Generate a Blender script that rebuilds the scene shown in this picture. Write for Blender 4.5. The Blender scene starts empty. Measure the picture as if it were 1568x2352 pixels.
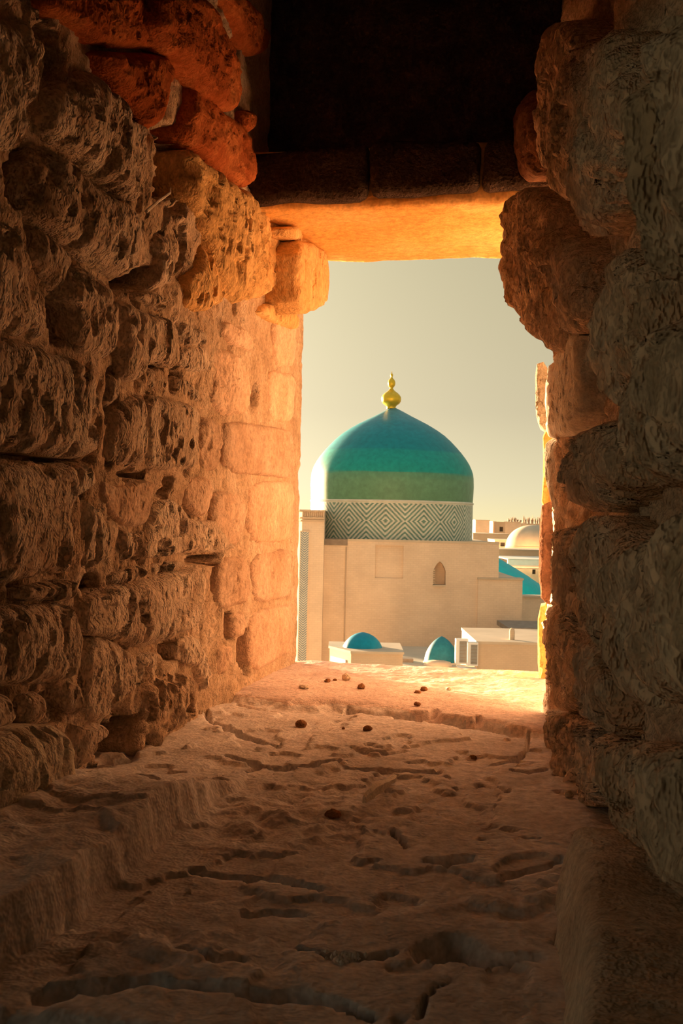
import bpy, math, random
import numpy as np
from mathutils import Vector, Matrix

random.seed(7)
S = bpy.context.scene
COL = S.collection
PI = math.pi

# ------------------------------------------------------------------ camera
FPX, W, H = 2500.0, 1568.0, 2352.0
YAW, PITCH, ROLL = math.radians(11.5), math.atan(19 / FPX), math.radians(1.2)
F0 = np.array([-math.sin(YAW), math.cos(YAW), 0.0])          # level viewing direction
R0 = np.array([math.cos(YAW), math.sin(YAW), 0.0])
FW = F0 * math.cos(PITCH) + np.array([0, 0, math.sin(PITCH)])
U0 = np.cross(R0, FW)
RT = R0 * math.cos(ROLL) + U0 * math.sin(ROLL)
UP = -R0 * math.sin(ROLL) + U0 * math.cos(ROLL)
cd = bpy.data.cameras.new('camera')
cam = bpy.data.objects.new('camera', cd)
COL.objects.link(cam)
cam.matrix_world = Matrix(((RT[0], UP[0], -FW[0], 0), (RT[1], UP[1], -FW[1], 0), (RT[2], UP[2], -FW[2], 0), (0, 0, 0, 1)))
cd.sensor_fit = 'VERTICAL'
cd.sensor_height = 36.0
cd.lens = 36.0 * FPX / H
cd.clip_start = 0.02
cd.clip_end = 2000
cd.dof.use_dof = True
cd.dof.focus_distance = 2.3
cd.dof.aperture_fstop = 28
S.camera = cam

# ------------------------------------------------------------------ light
SUN_AZ, SUN_EL = math.radians(38), math.radians(2.1)          # to the left of the view, low over the town
sd = (F0 * math.cos(SUN_AZ) - R0 * math.sin(SUN_AZ)) * math.cos(SUN_EL) + np.array([0, 0, math.sin(SUN_EL)])
sl = bpy.data.lights.new('sun', 'SUN')
sl.energy = 46.0
sl.color = (1.0, 0.63, 0.33)
sl.angle = math.radians(4.0)
so = bpy.data.objects.new('sun', sl)
COL.objects.link(so)
so.rotation_euler = Vector(sd).to_track_quat('Z', 'Y').to_euler()

S.view_settings.view_transform = 'Standard'
S.view_settings.look = 'None'
S.view_settings.exposure = 0.0
S.view_settings.gamma = 1.0
S.view_settings.use_curve_mapping = False
S.cycles.max_bounces = 7
S.cycles.diffuse_bounces = 5
S.cycles.glossy_bounces = 3
S.cycles.sample_clamp_indirect = 6.0
S.cycles.adaptive_threshold = 0.15
S.cycles.caustics_reflective = False
S.cycles.caustics_refractive = False


def N(nt, kind, **kw):
    n = nt.nodes.new(kind)
    for k, v in kw.items():
        if k in ('ins',):
            for i, x in v.items():
                n.inputs[i].default_value = x
        else:
            setattr(n, k, v)
    return n


def make_world():
    w = bpy.data.worlds.new('sky')
    S.world = w
    w.use_nodes = True
    nt = w.node_tree
    nt.nodes.clear()
    L = nt.links.new
    tc = N(nt, 'ShaderNodeTexCoord')
    nrm = N(nt, 'ShaderNodeVectorMath', operation='NORMALIZE')
    L(tc.outputs['Generated'], nrm.inputs[0])
    sep = N(nt, 'ShaderNodeSeparateXYZ')
    L(nrm.outputs[0], sep.inputs[0])
    ramp = N(nt, 'ShaderNodeValToRGB')
    cr = ramp.color_ramp
    cr.elements[0].position = 0.0
    cr.elements[0].color = (0.84, 0.71, 0.37, 1)
    cr.elements[1].position = 1.0
    cr.elements[1].color = (0.46, 0.44, 0.40, 1)
    for p, c in ((0.03, (0.70, 0.62, 0.39)), (0.10, (0.52, 0.455, 0.30)), (0.24, (0.44, 0.39, 0.245))):
        e = cr.elements.new(p)
        e.color = (*c, 1)
    L(sep.outputs[2], ramp.inputs[0])
    dot = N(nt, 'ShaderNodeVectorMath', operation='DOT_PRODUCT')
    dot.inputs[1].default_value = tuple(sd)
    L(nrm.outputs[0], dot.inputs[0])
    ac = N(nt, 'ShaderNodeMath', operation='ARCCOSINE')
    L(dot.outputs['Value'], ac.inputs[0])
    mu = N(nt, 'ShaderNodeMath', operation='MULTIPLY')
    mu.inputs[1].default_value = -1 / math.radians(11.0)
    L(ac.outputs[0], mu.inputs[0])
    ex = N(nt, 'ShaderNodeMath', operation='EXPONENT')
    L(mu.outputs[0], ex.inputs[0])
    glow = N(nt, 'ShaderNodeVectorMath', operation='SCALE')
    glow.inputs[0].default_value = (1.0, 0.86, 0.55)
    gs = N(nt, 'ShaderNodeMath', operation='MULTIPLY')
    gs.inputs[1].default_value = 10.0
    L(ex.outputs[0], gs.inputs[0])
    L(gs.outputs[0], glow.inputs['Scale'])
    add = N(nt, 'ShaderNodeVectorMath', operation='ADD')
    L(ramp.outputs[0], add.inputs[0])
    L(glow.outputs[0], add.inputs[1])
    bg = N(nt, 'ShaderNodeBackground')
    L(add.outputs[0], bg.inputs[0])
    out = N(nt, 'ShaderNodeOutputWorld')
    L(bg.outputs[0], out.inputs[0])


make_world()


# ------------------------------------------------------------------ pixel <-> place
def ray(px, py):
    return FW + RT * ((px - W / 2) / FPX) + UP * ((H / 2 - py) / FPX)


def at(px, py, D):
    r = ray(px, py)
    return r * (D / float(r @ FW))


def to_px(P):
    P = np.asarray(P, float)
    d = P @ FW
    return np.stack([W / 2 + FPX * (P @ RT) / d, H / 2 - FPX * (P @ UP) / d], -1)


UL = -0.75


def on_left(px, py, h=0.0):
    r = ray(px, py)
    return r * ((UL + h) / r[0])


RA, RB = 0.126, 0.0657                                         # right wall: u = RA - RB v


def on_right(px, py, h=0.0):
    r = ray(px, py)
    return r * ((RA - h) / (r[0] + RB * r[1]))


ZF = -0.43


def on_floor(px, py, z=ZF):
    r = ray(px, py)
    return r * (z / r[2])


# ------------------------------------------------------------------ noise
def _hash(a, b, c):
    h = (a.astype(np.int64) * 374761393 + b.astype(np.int64) * 668265263 + c.astype(np.int64) * 2147483647 + 1013904223) & 0xffffffff
    h = ((h ^ (h >> 13)) * 1274126177) & 0xffffffff
    h = ((h ^ (h >> 16)) * 2246822519) & 0xffffffff
    h = h ^ (h >> 15)
    return (h & 0xffffff) / float(0xffffff)


def vnoise(P):
    P = np.asarray(P, float)
    i = np.floor(P).astype(np.int64)
    f = P - i
    f = f * f * (3 - 2 * f)
    x, y, z = i[..., 0], i[..., 1], i[..., 2]
    fx, fy, fz = f[..., 0], f[..., 1], f[..., 2]
    r = 0
    for dx in (0, 1):
        for dy in (0, 1):
            for dz in (0, 1):
                wgt = (fx if dx else 1 - fx) * (fy if dy else 1 - fy) * (fz if dz else 1 - fz)
                r = r + wgt * _hash(x + dx, y + dy, z + dz)
    return r * 2 - 1


def fbm(P, octv=4, gain=0.5):
    P = np.asarray(P, float)
    a, s, t = 1.0, 0, 0
    for k in range(octv):
        s = s + a * vnoise(P * (2.03 ** k) + 17.3 * k)
        t += a
        a *= gain
    return s / t


def smooth(e0, e1, x):
    t = np.clip((x - e0) / (e1 - e0), 0, 1)
    return t * t * (3 - 2 * t)


# ------------------------------------------------------------------ objects
def link(name, me, mat=None, parent=None, label=None, cat=None, group=None, kind=None, smoothed=False):
    o = bpy.data.objects.new(name, me)
    COL.objects.link(o)
    if mat is not None and me is not None and not me.materials:
        for m in (mat if isinstance(mat, (list, tuple)) else [mat]):
            me.materials.append(m)
    if parent is not None:
        o.parent = parent
    if label:
        o['label'] = label
    if cat:
        o['category'] = cat
    if group:
        o['group'] = group
    if kind:
        o['kind'] = kind
    if smoothed and me is not None:
        me.polygons.foreach_set('use_smooth', np.ones(len(me.polygons), bool))
    return o


def mesh(name, V, F, mats=None):
    me = bpy.data.meshes.new(name)
    me.from_pydata([tuple(v) for v in np.asarray(V, float)], [], [tuple(int(i) for i in f) for f in F])
    if mats is not None:
        me.polygons.foreach_set('material_index', np.asarray(mats, np.int32))
    me.update()
    return me


def grid_faces(nu, nv, base=0, closed_u=False):
    i = np.arange(nu if closed_u else nu - 1)
    j = np.arange(nv - 1)
    I, J = np.meshgrid(i, j, indexing='ij')
    I2 = (I + 1) % nu
    return (np.stack([I * nv + J, I2 * nv + J, I2 * nv + J + 1, I * nv + J + 1], -1).reshape(-1, 4) + base)


# ------------------------------------------------------------------ materials
def ramp_set(node, stops):
    cr = node.color_ramp
    while len(cr.elements) > 1:
        cr.elements.remove(cr.elements[-1])
    cr.elements[0].position = stops[0][0]
    cr.elements[0].color = (*stops[0][1], 1)
    for p, c in stops[1:]:
        e = cr.elements.new(p)
        e.color = (*c, 1)


def rock(name, c1, c2, c3, scale=9.0, bump=0.5, stretch=(1, 1, 1), pit=0.35):
    m = bpy.data.materials.new(name)
    m.use_nodes = True
    nt = m.node_tree
    L = nt.links.new
    nt.nodes.clear()
    out = N(nt, 'ShaderNodeOutputMaterial')
    bs = N(nt, 'ShaderNodeBsdfDiffuse')
    L(bs.outputs[0], out.inputs[0])
    geo = N(nt, 'ShaderNodeNewGeometry')
    mp = N(nt, 'ShaderNodeVectorMath', operation='MULTIPLY')
    mp.inputs[1].default_value = stretch
    L(geo.outputs['Position'], mp.inputs[0])
    oi = N(nt, 'ShaderNodeObjectInfo')
    n1 = N(nt, 'ShaderNodeTexNoise', ins={'Scale': scale, 'Detail': 2.0, 'Roughness': 0.7})
    n2 = N(nt, 'ShaderNodeTexNoise', ins={'Scale': scale * 10, 'Detail': 2.0, 'Roughness': 0.8})
    for n in (n1, n2):
        L(mp.outputs[0], n.inputs['Vector'])
    rp = N(nt, 'ShaderNodeValToRGB')
    ramp_set(rp, [(0.30, c1), (0.5, c2), (0.70, c3)])
    L(n1.outputs[0], rp.inputs[0])
    sp = N(nt, 'ShaderNodeMapRange')
    sp.inputs[1].default_value, sp.inputs[2].default_value = 0.3, 0.7
    sp.inputs[3].default_value, sp.inputs[4].default_value = 0.74, 1.18
    L(n2.outputs[0], sp.inputs[0])
    rnd = N(nt, 'ShaderNodeMapRange')
    rnd.inputs[3].default_value, rnd.inputs[4].default_value = 0.86, 1.12
    L(oi.outputs['Random'], rnd.inputs[0])
    mm = N(nt, 'ShaderNodeMath', operation='MULTIPLY')
    L(sp.outputs[0], mm.inputs[0])
    L(rnd.outputs[0], mm.inputs[1])
    sc = N(nt, 'ShaderNodeVectorMath', operation='SCALE')
    L(rp.outputs[0], sc.inputs[0])
    L(mm.outputs[0], sc.inputs['Scale'])
    L(sc.outputs[0], bs.inputs['Color'])
    pr = N(nt, 'ShaderNodeMapRange')                            # fine grain with small pits
    pr.inputs[1].default_value, pr.inputs[2].default_value = 0.25, 0.25 + 0.5 * (1 - 0.6 * pit)
    L(n2.outputs[0], pr.inputs[0])
    bp = N(nt, 'ShaderNodeBump', ins={'Strength': bump, 'Distance': 0.008})
    L(pr.outputs[0], bp.inputs['Height'])
    L(bp.outputs[0], bs.inputs['Normal'])
    return m


def plain(name, col, rough=0.8, var=0.12, scale=3.0, metallic=0.0, bump=0.0, spec=0.3):
    m = bpy.data.materials.new(name)
    m.use_nodes = True
    nt = m.node_tree
    L = nt.links.new
    bs = nt.nodes['Principled BSDF']
    bs.inputs['Roughness'].default_value = rough
    bs.inputs['Metallic'].default_value = metallic
    bs.inputs['Specular IOR Level'].default_value = spec
    tc = N(nt, 'ShaderNodeTexCoord')
    n1 = N(nt, 'ShaderNodeTexNoise', ins={'Scale': scale, 'Detail': 6.0, 'Roughness': 0.6})
    L(tc.outputs['Object'], n1.inputs['Vector'])
    mr = N(nt, 'ShaderNodeMapRange')
    mr.inputs[1].default_value, mr.inputs[2].default_value = 0.3, 0.7
    mr.inputs[3].default_value, mr.inputs[4].default_value = 1 - var, 1 + var
    L(n1.outputs[0], mr.inputs[0])
    sc = N(nt, 'ShaderNodeVectorMath', operation='SCALE')
    sc.inputs[0].default_value = col
    L(mr.outputs[0], sc.inputs['Scale'])
    L(sc.outputs[0], bs.inputs['Base Color'])
    if bump:
        bp = N(nt, 'ShaderNodeBump', ins={'Strength': bump, 'Distance': 0.05})
        L(n1.outputs[0], bp.inputs['Height'])
        L(bp.outputs[0], bs.inputs['Normal'])
    return m


def brickwork(name, c1, c2, mortar, rows_per_m=9.0, stain=None):
    """sun dried brick far away: courses too fine to pick apart"""
    m = bpy.data.materials.new(name)
    m.use_nodes = True
    nt = m.node_tree
    L = nt.links.new
    bs = nt.nodes['Principled BSDF']
    bs.inputs['Roughness'].default_value = 0.95
    bs.inputs['Specular IOR Level'].default_value = 0.1
    tc = N(nt, 'ShaderNodeTexCoord')
    sep = N(nt, 'ShaderNodeSeparateXYZ')
    L(tc.outputs['Object'], sep.inputs[0])
    s2 = N(nt, 'ShaderNodeMath', operation='ADD')
    L(sep.outputs[0], s2.inputs[0])
    L(sep.outputs[1], s2.inputs[1])
    cb = N(nt, 'ShaderNodeCombineXYZ')
    L(s2.outputs[0], cb.inputs[0])
    L(sep.outputs[2], cb.inputs[1])
    bt = N(nt, 'ShaderNodeTexBrick', ins={'Scale': 1.0, 'Mortar Size': 0.012, 'Brick Width': 2.6 / rows_per_m, 'Row Height': 1 / rows_per_m,
                                          'Color1': (*c1, 1), 'Color2': (*c2, 1), 'Mortar': (*mortar, 1)})
    L(cb.outputs[0], bt.inputs['Vector'])
    n1 = N(nt, 'ShaderNodeTexNoise', ins={'Scale': 0.5, 'Detail': 6.0, 'Roughness': 0.6})
    L(tc.outputs['Object'], n1.inputs['Vector'])
    mr = N(nt, 'ShaderNodeMapRange')
    mr.inputs[1].default_value, mr.inputs[2].default_value = 0.3, 0.7
    mr.inputs[3].default_value, mr.inputs[4].default_value = 0.88, 1.08
    L(n1.outputs[0], mr.inputs[0])
    sc = N(nt, 'ShaderNodeVectorMath', operation='SCALE')
    L(bt.outputs[0], sc.inputs[0])
    L(mr.outputs[0], sc.inputs['Scale'])
    L(sc.outputs[0], bs.inputs['Base Color'])
    return m


M = {}
M['stone'] = rock('weathered_stone', (0.50, 0.38, 0.28), (0.64, 0.51, 0.40), (0.75, 0.63, 0.51), 9, 0.7, stretch=(1, 1, 0.75), pit=0.6)
M['mortar'] = rock('crumbling_mortar', (0.50, 0.36, 0.25), (0.63, 0.47, 0.34), (0.73, 0.58, 0.45), 13, 0.55, stretch=(1, 1, 0.75), pit=0.6)
M['brick'] = rock('pale_brick', (0.55, 0.38, 0.27), (0.64, 0.46, 0.34), (0.71, 0.54, 0.42), 7, 0.45, pit=0.15)
M['red_tinted_stone'] = rock('red_tinted_stone', (0.34, 0.09, 0.03), (0.46, 0.13, 0.045), (0.54, 0.19, 0.07), 8, 0.45)  # reddish cast of light and grading put into the stone colour
M['grain_stone'] = rock('ridged_stone', (0.58, 0.42, 0.28), (0.75, 0.56, 0.40), (0.86, 0.69, 0.53), 10, 0.8, stretch=(1.0, 1.0, 0.5), pit=0.6)
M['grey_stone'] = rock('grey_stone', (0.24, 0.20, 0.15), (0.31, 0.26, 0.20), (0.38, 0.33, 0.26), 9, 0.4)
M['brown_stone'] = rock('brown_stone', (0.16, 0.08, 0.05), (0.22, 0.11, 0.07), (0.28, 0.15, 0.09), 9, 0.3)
M['clay'] = rock('clay_floor', (0.58, 0.53, 0.51), (0.70, 0.65, 0.64), (0.79, 0.75, 0.75), 6, 0.3, pit=0.2)
M['sill'] = rock('clay_sill', (0.62, 0.50, 0.46), (0.72, 0.60, 0.56), (0.79, 0.69, 0.65), 8, 0.3, pit=0.2)
M['lintel'] = rock('glow_tinted_plaster', (0.70, 0.37, 0.11), (0.78, 0.43, 0.14), (0.83, 0.50, 0.19), 5, 0.25, pit=0.1)  # plaster with the orange bounce glow put into its colour
M['shade_dark'] = rock('shade_darkened_masonry', (0.06, 0.04, 0.03), (0.09, 0.06, 0.045), (0.12, 0.08, 0.06), 8, 0.6)  # unlit darkness put into the colour; also damps bounce in the gallery
M['kerb'] = rock('kerb_stone', (0.56, 0.46, 0.35), (0.68, 0.59, 0.47), (0.78, 0.70, 0.58), 9, 0.45)
M['orange'] = rock('glow_tinted_masonry', (0.62, 0.38, 0.16), (0.72, 0.45, 0.20), (0.80, 0.54, 0.27), 8, 0.5, stretch=(1, 1, 0.75))  # warm glow near the lintel put into the base colour
M['clod'] = rock('clay_clod', (0.22, 0.10, 0.05), (0.32, 0.16, 0.08), (0.46, 0.24, 0.12), 30, 0.5)
M['wood'] = rock('dry_wood', (0.84, 0.75, 0.64), (0.88, 0.80, 0.70), (0.90, 0.84, 0.76), 30, 0.2)
M['salt'] = plain('white_crumbs', (0.75, 0.74, 0.70), 0.8, 0.1, 40)


# ------------------------------------------------------------------ stones of the walls
def stone(name, pts, n, mat, parent, bulge=0.012, edge=0.022, rough=0.006, back=0.09, res=64, rings=13, fr=(1, 1, 1), seed=0, soft=1, pitted=1.0, fissure=0.0, ridge=0.0):
    """a stone whose face follows the 3D outline pts, proud along n, with worn edges and a body going back into the wall"""
    P = np.asarray(pts, float)
    n = np.asarray(n, float)
    for _ in range(soft):                                      # round the corners
        Q = np.roll(P, -1, 0)
        P = np.stack([P * 0.8 + Q * 0.2, P * 0.2 + Q * 0.8], 1).reshape(-1, 3)
    Q = np.roll(P, -1, 0)
    seg = np.linalg.norm(Q - P, axis=1)
    cum = np.concatenate([[0], np.cumsum(seg)])
    t = np.linspace(0, cum[-1], res, endpoint=False)
    k = np.clip(np.searchsorted(cum, t, 'right') - 1, 0, len(P) - 1)
    f = ((t - cum[k]) / np.maximum(seg[k], 1e-9))[:, None]
    B = P[k] * (1 - f) + Q[k] * f
    c = B.mean(0)
    fr = np.array(fr, float)
    rad = np.linalg.norm(B - c, axis=1)
    wob = fbm(B * 22 * fr + seed, 3)[:, None]
    B = B + (B - c) / rad[:, None] * wob * np.minimum(0.012, rad[:, None] * 0.06) * (0.4 if pitted < 0.5 else 1.0)
    ts = np.concatenate([np.array([0, 0.25, 0.5, 0.75, 1.0]) * 0.22, np.linspace(0.3, 1.0, rings - 4)[:-1]])
    V = []
    for tt in ts:
        V.append(B * (1 - tt) + c * tt)
    V = np.stack(V, 1)                                         # res, rings, 3
    e = ts[None, :] * rad[:, None]                             # distance from the rim
    worn = edge * np.clip(1 - e / (edge * 1.3 + 1e-6), 0, 1) ** 2
    hgt = -worn + bulge * (1 - (1 - ts) ** 2)[None, :]
    q = V * fr
    r1 = fbm(q * 14 + seed, 4)
    r2 = 1 - np.abs(fbm(q * 38 + 5 + seed, 3)) * 2
    r3 = fbm(q * 90 + 9 + seed, 2)
    pitm = smooth(0.22, 0.38, fbm(q * 52 + 31 + seed, 2)) * pitted
    if ridge:
        rg = 0.6 * (0.55 - 2.4 * np.abs(fbm(q * 9 + 77 + seed, 3))) + 0.8 * (0.55 - 2.4 * np.abs(fbm(q * 24 + 12 + seed, 3)))
        hgt = hgt + ridge * rg * (0.25 + 0.75 * np.clip(e / 0.03, 0, 1))
    if fissure:
        g = np.abs(fbm(q * 11 + 51 + seed, 3))
        hgt = hgt - fissure * (1 - smooth(0.0, 0.13, g))
    hgt = hgt + rough * (1.8 * r1 + 0.55 * (r2 - 0.5) + 0.25 * r3 - 1.6 * pitm)
    V = V + n * hgt[..., None]
    m0 = V.shape[1]
    skirt = V[:, 0, :] - n * back
    allv = np.concatenate([skirt[:, None, :], V], 1)
    nr = m0 + 1
    F = grid_faces(res, nr, 0, True)
    flat = allv.reshape(-1, 3)
    cen = c + n * (bulge + rough * float(fbm((c * fr * 14 + seed)[None], 4)[0]))
    flat = np.vstack([flat, cen[None], (skirt.mean(0))[None]])
    ic, ib = len(flat) - 2, len(flat) - 1
    F = [tuple(x) for x in F]
    for i in range(res):
        j = (i + 1) % res
        F.append((i * nr + nr - 1, j * nr + nr - 1, ic))
        F.append((j * nr, i * nr, ib))
    # orientation: outward along n
    me = mesh(name, flat, F)
    a = flat[F[nr // 2 + 4][0]]
    fc = F[nr // 2 + 4]
    nn = np.cross(flat[fc[1]] - flat[fc[0]], flat[fc[2]] - flat[fc[0]])
    if nn @ n < 0:
        me.flip_normals()
    return link(name, me, mat, parent, smoothed=True)


def sheet(name, pos, nrm, mat, parent=None, **kw):
    """pos: (nu, nv, 3) grid"""
    nu, nv = pos.shape[:2]
    F = grid_faces(nu, nv)
    v = pos.reshape(-1, 3)
    me = bpy.data.meshes.new(name)
    me.vertices.add(len(v))
    me.vertices.foreach_set('co', v.ravel())
    me.loops.add(len(F) * 4)
    me.loops.foreach_set('vertex_index', F.ravel().astype(np.int32))
    me.polygons.add(len(F))
    me.polygons.foreach_set('loop_start', np.arange(0, len(F) * 4, 4, dtype=np.int32))
    me.update(calc_edges=True)
    f = F[len(F) // 2]
    nn = np.cross(v[f[1]] - v[f[0]], v[f[2]] - v[f[0]])
    if nn @ np.asarray(nrm, float) < 0:
        me.flip_normals()
    return link(name, me, mat, parent, smoothed=True, **kw)


def rough_box(name, lo, hi, mat, parent=None, step=0.03, amp=0.008, freq=9, rnd=0.012, seed=0.0, lean=None, **kw):
    lo, hi = np.array(lo, float), np.array(hi, float)
    size = hi - lo
    n = np.maximum(2, np.ceil(size / step).astype(int) + 1)
    V, F, base = [], [], 0
    for ax in range(3):
        a, b = (ax + 1) % 3, (ax + 2) % 3
        A, Bm = np.meshgrid(np.linspace(lo[a], hi[a], n[a]), np.linspace(lo[b], hi[b], n[b]), indexing='ij')
        for side in (0, 1):
            P = np.zeros(A.shape + (3,))
            P[..., a], P[..., b] = A, Bm
            P[..., ax] = hi[ax] if side else lo[ax]
            ff = grid_faces(n[a], n[b], base)
            F.append(ff if side else ff[:, ::-1])
            V.append(P.reshape(-1, 3))
            base += A.size
    V, F = np.concatenate(V), np.concatenate(F)
    mid = (lo + hi) / 2
    # round the edges, then roughen
    inn = np.clip(V, lo + rnd, hi - rnd)
    d = V - inn
    ln = np.linalg.norm(d, axis=1)
    k = np.where(ln > rnd, rnd / np.maximum(ln, 1e-9), 1)
    V = inn + d * k[:, None]
    w = np.stack([fbm(V * freq + seed + 11 * i, 4) for i in range(3)], 1)
    V = V + w * amp
    if lean:
        V = lean(V)
    me = mesh(name, V, F)
    me.validate()
    o = link(name, me, mat, parent, smoothed=True, **kw)
    bm_merge(me)
    return o


def bm_merge(me, d=1e-5):
    import bmesh
    bm = bmesh.new()
    bm.from_mesh(me)
    bmesh.ops.remove_doubles(bm, verts=bm.verts, dist=d)
    bm.to_mesh(me)
    bm.free()
    me.update()


def box_mesh(name, boxes):
    V, F = [], []
    for lo, hi in boxes:
        b = len(V)
        for x in (lo[0], hi[0]):
            for y in (lo[1], hi[1]):
                for z in (lo[2], hi[2]):
                    V.append((x, y, z))
        F += [tuple(b + i for i in f) for f in ((0, 1, 3, 2), (4, 6, 7, 5), (0, 4, 5, 1), (2, 3, 7, 6), (0, 2, 6, 4), (1, 5, 7, 3))]
    return mesh(name, V, F)


def ellipse_pits(pix, pits, jit=None):
    """depth of holes given as (cx, cy, rx, ry, angle, depth) where the photograph shows them"""
    d = np.zeros(pix.shape[:-1])
    for cx, cy, rx, ry, ang, dep in pits:
        a = math.radians(ang)
        x, y = pix[..., 0] - cx, pix[..., 1] - cy
        q = np.sqrt(((x * math.cos(a) + y * math.sin(a)) / rx) ** 2 + ((-x * math.sin(a) + y * math.cos(a)) / ry) ** 2)
        q = q + (jit if jit is not None else 0.30 * vnoise(np.concatenate([pix * 0.06, pix[..., :1] * 0 + cx * 0.01], -1)) + 0.15 * vnoise(np.concatenate([pix * 0.16, pix[..., :1] * 0 + cx * 0.01], -1)))
        d = np.maximum(d, dep * (1 - smooth(0.7, 1.05, q)))
    return d


def lines_depth(pix, lines, jit):
    d = np.zeros(pix.shape[:-1])
    for pts, wd, dep in lines:
        best = np.full(pix.shape[:-1], 1e9)
        for (x0, y0), (x1, y1) in zip(pts[:-1], pts[1:]):
            vx, vy = x1 - x0, y1 - y0
            t = np.clip(((pix[..., 0] - x0) * vx + (pix[..., 1] - y0) * vy) / (vx * vx + vy * vy), 0, 1)
            best = np.minimum(best, np.hypot(pix[..., 0] - x0 - t * vx, pix[..., 1] - y0 - t * vy))
        best = best * (1 + 0.9 * jit) + 1.5 * jit
        d = np.maximum(d, dep * (1 - smooth(0.3, 0.75, best / wd)))
    return d


# ================================================================== THE SETTING
VN, VO = 0.35, 3.06                                            # near and outer end of the passage
# ---- left wall
VL = 1.0                                                       # left wall cut short to let in the added gallery's fill light
va = np.arange(VL, VO + 0.001, 0.0075)
za = np.arange(-0.52, 1.42, 0.0075)
VV, ZZ = np.meshgrid(va, za, indexing='ij')
pos = np.stack([np.full_like(VV, UL), VV, ZZ], -1)
pix = to_px(pos)
pits_left = [(120, 1616, 26, 34, 0, 0.12), (388, 1497, 22, 24, -15, 0.12), (470, 1285, 36, 14, -8, 0.08), (492, 1335, 13, 42, 0, 0.09),
             (522, 1440, 14, 30, 0, 0.10), (557, 1500, 18, 48, 0, 0.11), (275, 1712, 52, 75, 25, 0.13), (197, 1430, 6, 130, 0, 0.07),
             (205, 1340, 18, 26, 0, 0.08), (395, 390, 48, 100, 0, 0.16), (150, 720, 34, 74, 5, 0.14), (250, 960, 16, 120, 4, 0.09),
             (432, 1010, 9, 48, 0, 0.06), (400, 875, 14, 28, 0, 0.09), (352, 830, 20, 18, -30, 0.07), (320, 640, 70, 22, -18, 0.12), (372, 600, 14, 60, -8, 0.10),
             (465, 595, 15, 48, 8, 0.07), (415, 565, 12, 50, 0, 0.07), (660, 598, 12, 62, 4, 0.12), (645, 672, 26, 8, 0, 0.06), (190, 380, 34, 14, 38, 0.08), (240, 430, 70, 13, 28, 0.09),
             (110, 120, 26, 90, -10, 0.14), (60, 410, 40, 70, 0, 0.10), (80, 1048, 120, 14, 4, 0.06), (300, 1090, 40, 10, 0, 0.05),
             (40, 1660, 60, 40, 0, 0.07), (130, 1500, 16, 40, 20, 0.03), (552, 270, 9, 14, 0, 0.05), (530, 110, 16, 26, 0, 0.08), (570, 130, 8, 60, 0, 0.05),
             (428, 1165, 9, 34, -15, 0.05), (378, 1118, 12, 30, 10, 0.05), (530, 707, 7, 18, 0, 0.04), (583, 905, 9, 26, 0, 0.05), (180, 1170, 7, 60, 0, 0.05)]
pit = ellipse_pits(pix, pits_left)
q = pos * np.array([1, 1, 0.55])
rel = -0.005 + 0.014 * fbm(pos * 8, 5) + 0.010 * (1 - 2 * np.abs(fbm(q * 26 + 3, 4))) + 0.006 * fbm(q * 70, 3) - 0.012 * smooth(0.15, 0.45, fbm(q * 34 + 60, 3))
rel = rel * (1 - 0.65 * smooth(2.2, 2.7, VV)) + 0.004 * smooth(2.2, 2.7, VV) - pit
pos[..., 0] += rel
wall_left = sheet('wall_left', pos, (1, 0, 0), M['mortar'], kind='structure', label='rough stone wall on the left of the window passage', cat='wall')
link('wall_core', box_mesh('wall_core', [((-12.0, VL, -12.0), (UL - 0.24, VO - 0.03, 4.0)), ((UL - 0.26, VL, -0.6), (UL - 0.05, VL + 0.05, 1.45))]), M['stone'], wall_left)

A = 2.178


def c4(*p):
    return [(x / A, 480 + y / A) for x, y in p]


def c5(*p):
    return [(x / A, 1000 + y / A) for x, y in p]


def c3(*p):
    return [(x / 2.529, y / 2.529) for x, y in p]


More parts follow.
